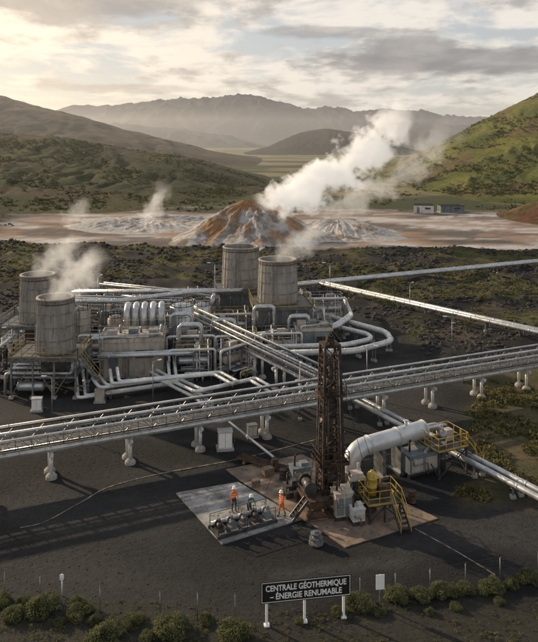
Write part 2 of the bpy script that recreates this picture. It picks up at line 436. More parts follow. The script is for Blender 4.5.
# ------------------------------------------------------------------ stuff: rocks, scrub
def rock_stuff(name, pts, material):
    ico = [(0, 0, 1), (.89, 0, .45), (.28, .85, .45), (-.72, .53, .45), (-.72, -.53, .45), (.28, -.85, .45), (.72, .53, -.45), (-.28, .85, -.45), (-.89, 0, -.45), (-.28, -.85, -.45), (.72, -.53, -.45), (0, 0, -1)]
    tri = [(0, 1, 2), (0, 2, 3), (0, 3, 4), (0, 4, 5), (0, 5, 1), (1, 6, 2), (2, 7, 3), (3, 8, 4), (4, 9, 5), (5, 10, 1), (6, 7, 2), (7, 8, 3), (8, 9, 4), (9, 10, 5), (10, 6, 1), (11, 7, 6), (11, 8, 7), (11, 9, 8), (11, 10, 9), (11, 6, 10)]
    b = MB()
    for x, y, s in pts:
        z = ground_h(x, y); sx, sy, sz = (R.uniform(.6, 1.3) for _ in range(3))
        b.add([(x + s * sx * vx * R.uniform(.7, 1.2), y + s * sy * vy * R.uniform(.7, 1.2), z + s * sz * .7 * vz * R.uniform(.7, 1.2)) for vx, vy, vz in ico], tri)
    ob = b.finish(name, material); ob['kind'] = 'stuff'; return ob
LAVA = mat('lava_rock', (0.05, 0.044, 0.04), (0.016, 0.015, 0.015), 0.6, 0.9, 0, 0.8, 4)
pts = []
while len(pts) < 9500:
    y = 78 + 150 * R.random() ** 1.1; x = R.uniform(-0.5, 0.5) * y * 1.05
    if lava_mask(x, y) > R.uniform(.3, .9) and fbm(x * .08, y * .08, 33) > -0.15: pts.append((x, y, R.uniform(.15, .62) * (1.0 if y > 140 else .75)))
rock_stuff('lava_rocks', pts, LAVA)
pts = [(R.uniform(-22, 24), R.uniform(37, 62), R.uniform(.02, .07)) for _ in range(4500)]
rock_stuff('gravel_stones', pts, LAVA)

def leaf_mat(name, a, b_, tr=0.25):
    m = bpy.data.materials.new(name); m.use_nodes = True; nt = m.node_tree; b = nt.nodes['Principled BSDF']
    ge = nt.nodes.new('ShaderNodeNewGeometry'); tc = nt.nodes.new('ShaderNodeTexCoord')
    n = noise_node(nt, tc.outputs['Object'], 1.7, 3)
    f = mth(nt, 'ADD', mth(nt, 'MULTIPLY', ge.outputs['Random Per Island'], 0.5), ramp(nt, n.outputs[0], .35, .65), clamp=True)
    col = mixc(nt, f, a, b_); nt.links.new(col, b.inputs['Base Color']); b.inputs['Roughness'].default_value = 0.7
    t = nt.nodes.new('ShaderNodeBsdfTranslucent'); nt.links.new(col, t.inputs[0])
    mx = nt.nodes.new('ShaderNodeMixShader'); mx.inputs[0].default_value = tr
    nt.links.new(b.outputs[0], mx.inputs[1]); nt.links.new(t.outputs[0], mx.inputs[2])
    nt.links.new(mx.outputs[0], nt.nodes['Material Output'].inputs[0]); return m
LEAF = leaf_mat('shrub_leaves', (0.05, 0.062, 0.026), (0.165, 0.17, 0.07), 0.4)
SCRUB = leaf_mat('dry_scrub', (0.045, 0.05, 0.016), (0.17, 0.15, 0.05), 0.35)
HSCRUB = leaf_mat('hill_scrub', (0.028, 0.034, 0.012), (0.09, 0.092, 0.028), 0.25)
BARK = mat('twig_bark', (0.09, 0.065, 0.045), (0.05, 0.035, 0.025), 6, 0.9)

def leaf(b, p, s, nrm):
    a = Vector((R.gauss(0, 1), R.gauss(0, 1), R.gauss(0, 1))) + nrm * 0.6
    a.normalize(); c = a.orthogonal().normalized(); d = a.cross(c)
    an = R.random() * 6.28; e = (c * math.cos(an) + d * math.sin(an)); f = a.cross(e)
    b.add([tuple(p - e * s), tuple(p + f * s * .5), tuple(p + e * s), tuple(p - f * s * .5)], [(0, 1, 2, 3)])

def scatter_scrub(name, items, material, nleaf=34, ls=(.16, .32)):
    b = MB()
    for q in items:
        x, y, s = q[:3]; z = q[3] if len(q) > 3 else ground_h(x, y); sq = R.uniform(.5, .9)
        for k in range(nleaf):
            d = Vector((R.gauss(0, 1), R.gauss(0, 1), abs(R.gauss(0, 1)))).normalized(); rr = s * R.uniform(.5, 1.05)
            leaf(b, Vector((x + d.x * rr, y + d.y * rr, z + d.z * rr * sq)), s * R.uniform(*ls), d)
    ob = b.finish(name, material); ob['kind'] = 'stuff'; return ob
it = []
while len(it) < 5600:
    y = 76 + 185 * R.random() ** 1.1; x = R.uniform(-0.5, 0.5) * y * 1.05
    if lava_mask(x, y) > .6 and fbm(x * .06, y * .06, 6) + fbm(x * .3, y * .3, 1) * .5 > -0.04: it.append((x, y, R.uniform(.15, .65) * (1 if y > 110 else .75)))
scatter_scrub('lava_field_scrub', it, SCRUB, 22, (.2, .36))
it = []
while len(it) < 620:
    x, y = g(R.uniform(400, 580), R.uniform(380, 500))
    if scrub_mask(x, y) > .5 and fbm(x * .25, y * .25, 3) + R.uniform(-.3, .3) > -.1 and abs((y - 63.7) + 1.71 * (x - 11.9)) > 2.5: it.append((x, y, R.uniform(.15, .65)))
scatter_scrub('roadside_scrub', it, SCRUB, 60)
it = []
for nm, cnt in (('hill_green_slope', 4200), ('hill_grassy_ridge', 4200)):
    V = HV[nm]; c = 0; tries = 0
    while c < cnt and tries < 60000:
        tries += 1; x, y, z, gg = V[R.randrange(len(V))]
        if abs(x) < y * .46 and fbm(x * .03, y * .03, 3, 4) + (.22 - gg) + R.uniform(-.25, .25) > .02:
            it.append((x + R.uniform(-.8, .8), y + R.uniform(-.8, .8), R.uniform(.4, 1.25), z - .1)); c += 1
while len(it) < 10200:
    y = R.uniform(262, 470); x = R.uniform(-.42, .42) * y
    if fbm(x * .02, y * .02, 5, 5) > -.05 and flat_mask(x, y) < .3: it.append((x, y, R.uniform(.4, 1.3), 0))
scatter_scrub('hillside_scrub', it, HSCRUB, 9, (.35, .6))
it = []
for _ in range(1500):
    x = R.uniform(-24, 24); y = R.uniform(34.5, 40.8) + 0.002 * x * x
    if fbm(x * .3, y * .4, 3) > -.1: it.append((x, y, R.uniform(.06, .22)))
scatter_scrub('verge_grass', it, SCRUB, 24)

def make_shrub(rad, hgt, n, seed):
    e = thing('shrub', 'rounded green shrub growing beside the wire fence', 'shrub', group='shrubs along the fence')
    b = MB(); cl = []
    for k in range(18):
        a = R.random() * 6.28; r = rad * math.sqrt(R.random()) * .72; cl.append((r * math.cos(a), r * math.sin(a), hgt * R.uniform(.2, .62) * (1 - .35 * (r / rad) ** 2), rad * R.uniform(.26, .4)))
    for k in range(n):
        cx, cy, cz, cr = R.choice(cl); d = Vector((R.gauss(0, 1), R.gauss(0, 1), R.gauss(0, 1))).normalized(); rr = cr * R.uniform(.65, 1.08)
        p = Vector((cx + d.x * rr, cy + d.y * rr, max(0.05, cz + d.z * rr * .8))); leaf(b, p, R.uniform(.03, .06), d)
    b.finish('crown', LEAF, e)
    t = MB()
    for k in range(11):
        cx, cy, cz, cr = R.choice(cl); t.sweep([(R.uniform(-.05, .05), R.uniform(-.05, .05), -.05), (cx * .5, cy * .5, cz * .5), (cx, cy, cz)], [.035, .022, .01], 5)
    t.finish('stem', BARK, e)
    return e
shr = [make_shrub(1.0, 1.0, 6500, 1), make_shrub(0.9, .8, 5500, 2), make_shrub(1.15, .9, 7000, 3)]
pos = [(45, 612, 1.15), (14, 617, .8), (78, 614, .85), (108, 640, 1.15), (172, 635, 1.25), (133, 624, .6), (205, 622, .5), (235, 637, 1.3), (24, 603, .5), (95, 622, .55), (148, 640, .55), (360, 607, .95), (340, 614, .55),
       (398, 599, .85), (422, 597, .7), (445, 595, .85), (466, 592, .7), (490, 590, .85), (530, 582, .9), (500, 603, .4), (380, 614, .4), (548, 578, .95), (300, 623, .35), (2, 603, .65), (430, 613, .4), (60, 624, .45), (456, 608, .45), (512, 586, .6)]
for i, (px, py, s) in enumerate(pos):
    x, y = g(px, py)
    if i < 3: o = shr[i]; o.location = (x, y, 0); o.scale = (s, s, s)
    else: copy_thing(shr[i % 3], (x, y, -0.02), R.random() * 6, s * R.uniform(.9, 1.1))

# ------------------------------------------------------------------ concrete slabs, edging
def slab(name, pix, z0, z1, material):
    b = MB(); P = [g(*p) for p in pix]; n = len(P)
    b.add([(x, y, z0) for x, y in P] + [(x, y, z1) for x, y in P], [tuple(range(n, 2 * n))[::-1]] + [(i, (i + 1) % n, n + (i + 1) % n, n + i) for i in range(n)])
    ob = b.finish(name, material); ob['kind'] = 'structure'; return ob
SLABG = mat('slab_grey', (0.36, 0.35, 0.33), (0.15, 0.145, 0.14), 0.6, 0.8, 0, .4, 6, grime=(0.05, 0.045, 0.04), gs=0.8)
SLABB = mat('slab_rusty', (0.32, 0.225, 0.155), (0.16, 0.115, 0.085), 0.6, 0.8, 0, .4, 6, grime=(0.05, 0.035, 0.028), gs=0.85)
slab('concrete_pad', [(222, 545), (301, 520), (238, 483), (176, 494)], -.2, .10, SLABG)
slab('drilling_pad', [(345, 548), (438, 519), (302, 455), (226, 470), (240, 481.5), (303.5, 519.5)], -.2, .07, SLABB)
def edging(name, pix, w, hgt, material, z=0.0):
    b = MB(); P = [Vector((*g(*p), 0.01)) for p in pix]
    out = []
    for i in range(len(P) - 1):
        p0 = P[max(i - 1, 0)]; p3 = P[min(i + 2, len(P) - 1)]
        for k in range(8):
            t = k / 8; out.append(0.5 * ((2 * P[i]) + (-p0 + P[i + 1]) * t + (2 * p0 - 5 * P[i] + 4 * P[i + 1] - p3) * t * t + (-p0 + 3 * P[i] - 3 * P[i + 1] + p3) * t ** 3))
    out.append(P[-1])
    for a, c in zip(out, out[1:]): b.beam(a, c, w, hgt)
    ob = b.finish(name, material); ob['kind'] = 'structure'; return ob
EDGE = mat('worn_edging', (0.38, 0.33, 0.24), (0.08, 0.07, 0.055), 1.6, .8)
edging('track_kerb', [(20, 528), (45, 522), (80, 503), (110, 487), (160, 474), (240, 459), (300, 444), (345, 432)], .07, .06, EDGE)
edging('pad_kerb', [(415, 529), (455, 551), (495, 575)], .07, .06, EDGE)

# ------------------------------------------------------------------ cooling towers
def cooling_tower(x, y, r, zb, zt, deck, label, louv, rz=0.0, railm=None):
    e = thing('cooling_tower', label, 'cooling tower', (x, y, 0), rz, group='cooling towers of the plant')
    railm = railm or STEEL
    prof = []
    for k in range(13):
        t = k / 12; z = zb + (zt - zb) * t; rr = r * (1.0 - 0.09 * t); prof.append((rr, z))
    b = MB()
    top = prof[-1]; full = prof + [(top[0] + .12, zt), (top[0] + .12, zt + .18), (top[0] - .2, zt + .18)] + [(q - .2, z) for q, z in prof[::-1]]
    b.lathe(0, 0, full, 48)
    for k in range(26):
        a = 2 * math.pi * k / 26
        for (r0, z0), (r1, z1) in zip(prof[::3], prof[3::3]):
            b.beam(((r0 + .01) * math.cos(a), (r0 + .01) * math.sin(a), z0), ((r1 + .01) * math.cos(a), (r1 + .01) * math.sin(a), z1), .09, .1)
    b.finish('shell', TOWER, e)
    for t in (.02, .25, .5, .75, .93):
        b = MB(); z = zb + (zt - zb) * t; rr = interp([(p[1], p[0]) for p in prof], z) + .045
        ring = [(rr, z), (rr + .05, z), (rr + .05, z + .1), (rr, z + .1), (rr, z)]; b.lathe(0, 0, ring, 48, False)
        b.finish('band', RUST2 if t > .9 else STEEL, e)
    b = MB(); b.cyl((0, 0, zt - 1.2), (0, 0, zt - .9), .5, n=16)
    for k in range(8):
        a = k * math.pi / 4; b.beam((0, 0, zt - 1.0), ((r - .7) * math.cos(a), (r - .7) * math.sin(a), zt - 1.0), .5, .04)
    b.finish('fan', DSTEEL, e)
    b = MB(); a = -1.9; ca, sa = math.cos(a), math.sin(a)
    for q in (-.22, .22):
        b.beam(((r + .25) * ca - q * sa, (r + .25) * sa + q * ca, zb), ((r + .05) * ca - q * sa, (r + .05) * sa + q * ca, zt + .6), .06)
    for k in range(int((zt - zb) / .4)):
        z = zb + k * .4; rr = r + .23 - .18 * k / 14
        b.beam((rr * ca + .22 * sa, rr * sa - .22 * ca, z), (rr * ca - .22 * sa, rr * sa + .22 * ca, z), .04)
    b.finish('ladder', STEEL, e)
    x0, x1, y0, y1 = deck
    b = MB(); b.box((x0 + x1) / 2, (y0 + y1) / 2, zb - .14, x1 - x0, y1 - y0, .10)
    for yy in (y0 + .1, y1 - .1, (y0 + y1) / 2): b.beam((x0, yy, zb - .3), (x1, yy, zb - .3), .16, .3)
    for xx in (x0 + .1, x1 - .1): b.beam((xx, y0 + .2, zb - .31), (xx, y1 - .2, zb - .31), .16, .28)
    b.finish('deck', GRATE, e)
    nx = max(2, int((x1 - x0) / 1.9)); lx = [x0 + .3 + (x1 - x0 - .6) * i / nx for i in range(nx + 1)]
    for yy in (y0 + .3, y1 - .3):
        b = MB()
        for i, xx in enumerate(lx):
            b.beam((xx, yy, 0), (xx, yy, zb - .4), .17)
            if i: b.beam((lx[i - 1], yy, .3 if i % 2 else zb - .5), (xx, yy, zb - .5 if i % 2 else .3), .08)
        b.beam((x0 + .3, yy, (zb) * .5), (x1 - .3, yy, zb * .5), .12)
        fr = b.finish('support_frame', STEEL, e)
        for xx in lx:
            b = MB(); b.box(xx, yy, 0, .5, .5, .25); b.finish('footing', CONC, fr)
    b = MB(); b.rail([(x0, y0, zb - .04), (x1, y0, zb - .04), (x1, y1, zb - .04), (x0, y1, zb - .04), (x0, y0, zb - .04)]); b.finish('railing', railm, e)
    if louv:
        b = MB(); z0 = zb - .42 - louv; w = (x1 - x0) - 1.4; dd = (y1 - y0) - 1.4; cx = (x0 + x1) / 2; cy = (y0 + y1) / 2
        b.box(cx, cy, z0, w, dd, louv)
        k = z0 + .2
        while k < zb - .7:
            b.box(cx, cy, k, w + .12, dd + .12, .09); k += .28
        b.finish('louvre_box', BLUEG, e)
    else:
        cx = (x0 + x1) / 2; cy = (y0 + y1) / 2
        b = MB(); b.box(.4, .3, 1.5, 3.2, 3.0, zb - 2.0); b.box(.4, .3, 1.3, 3.4, 3.2, .18); b.finish('basin', DSTEEL, e)
        b = MB(); b.vessel((x0 + .9, y0 + .9, 1.1), (x0 + 3.4, y0 + .9, 1.1), .5); b.finish('heat_exchanger', PIPE, e)
        for q in (-1.7, 0, 1.2):
            b = MB(); b.pipe([(x0 - .6, cy + q, .2), (x0 - .6, cy + q, 2.4), (x1 - .8, cy + q, 2.4), (x1 - .8, cy + q, zb - .5)], .16); b.finish('riser_pipe', PIPE, e)
        b = MB(); b.box(cx, cy, zb * .5, (x1 - x0) - .5, (y1 - y0) - .7, .06); b.finish('lower_deck', GRATE, e)
    b = MB(); b.stairs((x1 + .1, y0 + .5, zb - .1), (x1 + zb * .8, y0 + .5, .05), .8); b.finish('stair', STEEL, e)
    b = MB(); b.stairrail((x1 + .1, y0 + .5, zb - .1), (x1 + zb * .8, y0 + .5, .05), .8, .022); b.finish('handrail', railm, e)
    return e
cooling_tower(-23.0, 75.5, 2.1, 4.35, 9.95, (-4.2, 3.1, -2.7, 2.7), 'ribbed concrete cooling tower venting steam on a steel deck', 0, 0, YRAIL)
cooling_tower(-28.7, 87, 2.25, 4.6, 10.2, (-4.0, 3.0, -2.9, 2.9), 'ribbed concrete cooling tower behind another on steel legs', 0, 0)
cooling_tower(1.2, 96, 2.8, 4.95, 10.55, (-3.7, 4.2, -3.6, 3.4), 'wide concrete cooling tower above a louvred grey box', 2.4, 0.12, YRAIL)
cooling_tower(-4.2, 105, 2.9, 5.0, 10.9, (-3.9, 3.9, -3.4, 3.4), 'wide concrete cooling tower with rust stained ribs', 2.4, 0.12)

# ------------------------------------------------------------------ turbine building
def building(name, label, cat, x, y, w, d, h, rz, wallm, roofm, seed, roofkit=True):
    e = thing(name, label, cat, (x, y, 0), rz); q = random.Random(seed)
    b = MB(); b.box(0, 0, .25, w, d, h - .25)
    k = -w / 2 + .3
    while k < w / 2 - .1:
        b.box(k, -d / 2 - .02, .4, .05, .06, h - .6); k += .6
    k = -d / 2 + .3
    while k < d / 2 - .1:
        b.box(-w / 2 - .02, k, .4, .06, .05, h - .6); b.box(w / 2 + .02, k, .4, .06, .05, h - .6); k += .6
    b.finish('wall', wallm, e)
    b = MB(); b.box(0, 0, 0, w + .4, d + .4, .25); b.finish('plinth', CONC, e)
    b = MB(); b.box(0, 0, h, w + .25, d + .25, .16)
    for s in (-1, 1): b.box(0, s * (d / 2 + .06), h + .16, w + .25, .12, .22); b.box(s * (w / 2 + .06), 0, h + .16, .12, d, .22)
    rf = b.finish('roof', roofm, e)
    b = MB(); b.box(-w * .28, -d / 2 - .06, .27, 1.0, .08, 2.1); b.finish('door', BLUEG, e)
    b = MB(); b.box(w * .2, -d / 2 - .05, h * .55, w * .28, .06, h * .22); b.finish('louvre', DSTEEL, e)
    if roofkit:
        for i in range(3):
            bx = -w / 2 + w * (i + .5) / 3; b = MB(); b.box(bx, q.uniform(-.8, .6), h + .16, 1.1, 1.0, q.uniform(.5, .9)); b.finish('roof_unit', (BEIGE, BLUEG, STEEL)[i], rf)
            b = MB(); b.cyl((bx + .8, .9, h + .16), (bx + .8, .9, h + q.uniform(.8, 1.6)), .15, n=10); b.finish('vent_pipe', STEEL, rf)
        b = MB(); b.pipe([(-w / 2 + .4, -d / 2 - .3, .3), (-w / 2 + .4, -d / 2 - .3, h + .7), (w / 2 - .5, -d / 2 + .7, h + .7), (w / 2 - .5, d / 2 - .5, h + .7)], .12, bands=1.2); b.finish('service_pipe', PIPE, e)
        b = MB(); zz = h + .38; b.rail([(-w / 2, -d / 2, zz), (w / 2, -d / 2, zz), (w / 2, d / 2, zz)], .9); b.finish('railing', STEEL, e)
    return e
building('turbine_building', 'beige corrugated turbine building with rooftop units and pipes', 'industrial building', -15.9, 82.2, 7.2, 5.2, 4.0, 0.1, BEIGE, BEIGE, 3)
building('control_cabin', 'small white control cabin beside the pipe gallery', 'cabin', -5.2, 88.5, 3.2, 2.4, 2.7, 0.1, PIPEW, BEIGE, 4, False)
building('switchgear_building', 'blue grey switchgear building next to cooling towers', 'industrial building', 5.6, 89.4, 4.4, 3.0, 3.0, 0.1, BLUEG, BEIGE, 5)
building('pump_house', 'beige pump house among pipes behind turbine building', 'industrial building', -20.5, 96, 5.2, 4, 3.4, 0.1, BEIGE, BLUEG, 6)
building('equipment_shed', 'low beige equipment shed among process pipes', 'industrial building', -10, 100, 4.4, 3.4, 3.2, 0.1, BEIGE, BEIGE, 8)
building('field_station', 'small white field station below the green slope', 'building', 57, 258, 7, 4, 3.0, -.2, PIPEW, DSTEEL, 9, False)
building('field_station', 'low grey shed below the green slope', 'building', 68, 262, 9, 4, 2.4, .1, BLUEG, DSTEEL, 10, False)

e = thing('exhaust_duct_bank', 'bank of silver arched exhaust ducts over steel frame', 'duct', (-15.6, 88.6, 0), 0.1)
for i in range(5):
    b = MB(); x = -2.2 + i * 1.05
    b.pipe([(x, -1.6, 3.2), (x, -1.6, 5.9), (x, .6, 6.3), (x, 1.8, 4.8), (x, 1.8, 1.5)], .40, 1.4, 16); b.cyl((x, -1.6, 3.7), (x, -1.6, 3.85), .5, n=16); b.cyl((x, -1.6, 4.6), (x, -1.6, 4.68), .45, n=16)
    b.finish('duct', PIPE, e)
b = MB(); b.box(0, 0, 2.9, 6, 4.6, .12); b.box(0, .0, .3, 5, 3.4, 2.2)
for xx in (-2.8, 0, 2.8):
    for yy in (-2.1, 2.1): b.beam((xx, yy, 0), (xx, yy, 2.9), .18)
b.finish('frame', STEEL, e)
b = MB(); b.rail([(-3, -2.3, 3.02), (3, -2.3, 3.02), (3, 2.3, 3.02)]); b.finish('railing', YRAIL, e)

def tank(x, y, r, h, label, material, group=None):
    e = thing('storage_tank', label, 'tank', (x, y, 0), 0, group)
    b = MB(); b.lathe(0, 0, [(r, .3), (r, h), (r * .85, h + .22), (r * .5, h + .38), (.01, h + .45)], 28)
    for k in range(1, 5): b.lathe(0, 0, [(r, h * k / 5), (r + .05, h * k / 5 + .02), (r + .05, h * k / 5 + .1), (r, h * k / 5 + .12)], 28, False)
    b.finish('shell', material, e)
    b = MB(); b.lathe(0, 0, [(r + .25, 0), (r + .25, .3), (.01, .3)], 28, False); b.finish('base', CONC, e)
    b = MB(); b.rail([((r - .1) * math.cos(a * .5236), (r - .1) * math.sin(a * .5236), h + .12) for a in range(13)], .8, 2); b.finish('railing', STEEL, e)
    b = MB()
    for q in (-.2, .2): b.beam((q, -r - .15, .1), (q, -r - .15, h + .9), .05)
    for k in range(int(h / .35)): b.beam((-.2, -r - .15, .3 + k * .35), (.2, -r - .15, .3 + k * .35), .03)
    b.finish('ladder', STEEL, e)
    return e
tank(-11.2, 90.0, 1.55, 5.6, 'tall silver cylindrical tank beside arched ducts', PIPE)
tank(-9.0, 94.5, 1.2, 4.6, 'narrow silver cylindrical tank among process pipes', PIPE)
tank(-19.6, 89.5, 1.0, 4.2, 'narrow beige vertical tank by turbine building', BEIGE)
tank(-25.0, 93, 1.3, 4.4, 'beige vertical tank behind cooling towers', BEIGE)

def skid(seed, label):
    q = random.Random(seed); e = thing('process_skid', label, 'process equipment', group='process skids in the plant')
    w = 4.4; d = 2.6; hgt = 3.2
    b = MB()
    for xx in (-w / 2, 0, w / 2):
        for yy in (-d / 2, d / 2): b.beam((xx, yy, 0), (xx, yy, hgt), .13)
    for zz in (1.3, hgt):
        for yy in (-d / 2, d / 2): b.beam((-w / 2, yy, zz), (w / 2, yy, zz), .12)
        for xx in (-w / 2, 0, w / 2): b.beam((xx, -d / 2 + .08, zz), (xx, d / 2 - .08, zz), .11)
    b.beam((-w / 2, -d / 2, .1), (0, -d / 2, 1.25), .07); b.beam((w / 2, -d / 2, 1.4), (0, -d / 2, hgt - .1), .07)
    b.finish('frame', STEEL if seed != 4 else DSTEEL, e)
    vm = (PIPE, BEIGE, PIPE, RUST2)[seed - 1]
    b = MB(); b.vessel((-w / 2 + .5, -.3, 2.2), (w / 2 - .5, -.3, 2.2), .5); b.finish('vessel', vm, e)
    b = MB(); b.vessel((-w / 2 + .7, .6, .8), (w / 2 - .9, .6, .8), .38); b.finish('vessel', PIPE, e)
    b = MB()
    for k in range(8):
        x0 = q.uniform(-w / 2, w / 2); x1 = q.uniform(-w / 2, w / 2); z1 = q.uniform(.5, 1.2); y1 = q.choice((-d / 2 - .4, -d / 2 - .2, d / 2 + .3)); r = q.uniform(.05, .11)
        b.pipe([(x0, y1, .0), (x0, y1, z1), (x1, y1, z1), (x1, y1 * .5, z1), (x1, y1 * .5, hgt + q.uniform(-.4, 1.3))], r)
    b.pipe([(-w / 2 - .8, -.9, .2), (-w / 2 - .8, -.9, hgt + .5), (w / 2 + .5, -.9, hgt + .5), (w / 2 + .5, -.9, .2)], .15, bands=1.0)
    b.finish('piping', PIPEW, e)
    for k in range(3): b = MB(); b.valve(q.uniform(-w / 2, w / 2), -d / 2 - .4, .5, .17); b.finish('valve', RUST2 if seed % 2 else YEL, e)
    b = MB(); b.box(0, .3, hgt + .07, w, d * .7, .05); b.finish('deck', GRATE, e)
    b = MB(); b.rail([(-w / 2, -.6, hgt + .12), (w / 2, -.6, hgt + .12), (w / 2, 1.2, hgt + .12), (-w / 2, 1.2, hgt + .12)], .9); b.finish('railing', YRAIL if seed % 3 == 0 else STEEL, e)
    b = MB(); b.box(q.uniform(-1, 1), .4, hgt + .12, 1.2, .8, .7); b.finish('control_box', (BLUEG, BEIGE, DSTEEL, BEIGE)[seed - 1], e)
    for k in range(2):
        b = MB(); x0 = -1 + 2 * k; b.box(x0, -.7, 0, .9, .5, .2); b.cyl((x0 - .4, -.7, .42), (x0 + .1, -.7, .42), .2); b.cyl((x0 + .1, -.7, .42), (x0 + .35, -.7, .42), .3)
        b.finish('pump', DSTEEL, e)
    return e
sk = [skid(1, 'steel framed skid with silver vessels and pipes'), skid(2, 'steel framed skid with beige vessels and yellow valves'), skid(3, 'steel framed skid with silver vessels and yellow railings'), skid(4, 'dark framed skid with rusty vessel and white piping')]
skp = [(-19.8, 84.5, .1), (-9.2, 84.0, .1), (-5.0, 94.5, .1), (-24.8, 83.2, 1.6), (-14.5, 95.5, .1), (-17.5, 102, .1), (-26, 100, .1), (6.8, 96.5, 1.5), (8.4, 103, .1), (-12, 106, .1), (-3.6, 84.6, .1), (1.6, 86.8, .1), (-22.5, 106, .1), (-31, 79, 1.6), (-8.6, 79.8, .1), (3.5, 106, .1), (-33.5, 95, 1.6), (-28, 108, .1), (-34, 104, .1), (-4, 80.5, .8), (-15, 92.4, .1), (-6.5, 91.8, 1.6), (-30.5, 91.5, .1)]
for i, (x, y, a) in enumerate(skp):
    if i < 4: sk[i].location = (x, y, 0); sk[i].rotation_euler = (0, 0, a)
    else: copy_thing(sk[(i * 3) % 4], (x, y, 0), a + (math.pi if i % 3 == 0 else 0), R.uniform(.85, 1.1))

# ------------------------------------------------------------------ pipelines
def pipeline(name, label, lines, r, supports=4.0, material=PIPE, bands=3.0, foot=True, sub='pipe'):
    p0 = lines[0][0]; e = thing(name, label, 'pipeline', (p0[0], p0[1], 0))
    for ln in lines:
        b = MB(); b.pipe(ln, r, r * 3.5, 14, bands); b.finish(sub, material, e, True)
    if supports:
        ln = lines[0]; oth = lines[-1]
        for a, c, a2, c2 in zip(ln, ln[1:], oth, oth[1:]):
            a = Vector(a); c = Vector(c); a2 = Vector(a2); c2 = Vector(c2)
            if abs(a.z - c.z) > .3: continue
            L = (c - a).length; k = int(L / supports)
            for i in range(k):
                t = (i + .5) / k; p = a.lerp(c, t); q = a2.lerp(c2, t); m = (p + q) / 2
                wv = (q - p) if len(lines) > 1 else (c - a).cross(Vector((0, 0, 1))).normalized() * .5
                b = MB(); top = m.z - r - .06
                b.beam(m - wv * .65 + Vector((0, 0, top - m.z)), m + wv * .65 + Vector((0, 0, top - m.z)), .14, .12)
                for s in (-.45, .45):
                    u = m + wv * s; b.beam((u.x, u.y, .2), (u.x, u.y, top), .14)
                sp = b.finish('support', STEEL, e, True)
                for s in (-.45, .45):
                    u = m + wv * s; b = MB(); b.box(u.x - e.location.x, u.y - e.location.y, 0, .4, .4, .25)
                    b.finish('footing', CONC, sp)
    return e
def gp(px, py, z): x, y = g(px, py, z); return (x, y, z)
def offs(ln, dx, dy): return [(a + dx, b + dy, c) for a, b, c in ln]
ra = [(8.5, 124.6, 1.6), (35.5, 92.5, 1.6), (52, 72.9, 1.6)]
pipeline('steam_pipeline', 'pair of silver pipes running over lava on supports', [ra, offs(ra, .9, .7)], .27, 5)
rb = [(4, 122, 1.6), (30, 134, 1.6), (56, 146, 1.6), (80, 157, 1.6)]
pipeline('steam_pipeline', 'straight silver pipeline crossing the lava field', [rb, offs(rb, -.5, 1.2)], .3, 6)
rc = [(56, 140, 1.6), (56, 140, 3.6), (57, 147, 3.6), (60, 150, 3.6), (60, 150, 1.6), (90, 165, 1.6)]
pipeline('steam_pipeline', 'raised pipe expansion loop at far pipeline', [rc], .3, 6)
la = [gp(312, 312, 1.9), gp(386, 332, 1.9), gp(392, 341, 1.9), gp(355, 351, 1.9), gp(258, 354, 1.9)]
la2 = [gp(300, 318, 1.9), gp(368, 334, 1.9), gp(372, 339, 1.9), gp(345, 345, 1.9), gp(256, 347, 1.9)]
pipeline('looped_pipeline', 'large white pipe loop around the cooling towers', [la], .36, 3.5, PIPEW, 2)
pipeline('looped_pipeline', 'inner white pipe loop beside the cooling towers', [la2], .3, 3.5, PIPEW, 2)
lb = [gp(246, 338, 2.4), gp(336, 327, 2.4), gp(352, 316, 2.4), gp(345, 300, 2.4)]
pipeline('cooling_water_pipeline', 'white cooling water pipes along tower base', [lb, offs(lb, 0, 1.1)], .26, 4, PIPEW, 2)
lc = [(4.6, 76.2, 1.1), (11.6, 64.2, 1.1), (19.3, 51.1, 1.1), (27, 37.8, 1.1)]
pipeline('well_pipeline', 'pair of silver well pipes low over dark soil', [lc, offs(lc, .8, .35)], .23, 3.5)
ld = [(-11.2, 79.0, .35), (-9, 75.5, .35), (.4, 58.8, .35)]
pipeline('drain_pipeline', 'thin white drain pipe lying across dark gravel', [ld], .10, 0, PIPEW, 4)
fm = [[gp(76, 372, 1.2), gp(76, 372, .5) , gp(78, 398, .6), gp(172, 384, .6), gp(172, 384, 1.6), gp(150, 372, 1.6)],
      [gp(92, 378, 2.0), gp(100, 388, 1.6), gp(160, 380, 1.6), gp(196, 398, 1.0), gp(206, 408, .6)],
      [gp(168, 362, 2.0), gp(170, 380, 1.7), gp(196, 392, 1.7), gp(250, 380, 1.7), gp(270, 392, 1.7)],
      [gp(110, 370, 2.6), gp(112, 384, 2.3), gp(214, 374, 2.3), gp(232, 384, 2.3), gp(232, 384, .3)]]
for i, l in enumerate(fm): pipeline('manifold_pipeline', 'white manifold pipe bending around the turbine building', [l, offs(l, .6, .65)], .17, 0, PIPEW, 1.6)
for px, py in ((80, 398), (105, 392), (130, 389), (155, 386), (185, 392), (204, 405), (225, 388), (250, 384)):
    x, y = g(px, py); e = thing('manifold_trestle', 'low steel trestle carrying white manifold pipes', 'pipe support', (x, y, 0), 0, 'trestles under the manifold'); b = MB()
    for s in (-.5, .8): b.beam((s, .2, 0), (s, .2, 1.35), .12)
    b.beam((-.6, .2, 1.2), (.9, .2, 1.2), .12); b.finish('frame', STEEL, e)
hd = [[(-19, 77.5, 3.0), (-13, 78.3, 3.0), (-8.5, 79, 3.0), (-8.5, 84, 3.0), (-7, 92, 3.0)], [(-32, 92, 5.6), (-20, 93, 5.6), (-11, 98.5, 5.6), (-4, 99.5, 5.6)], [(-29, 103, 4.6), (-8, 104, 4.6), (-8, 96, 4.6)]]
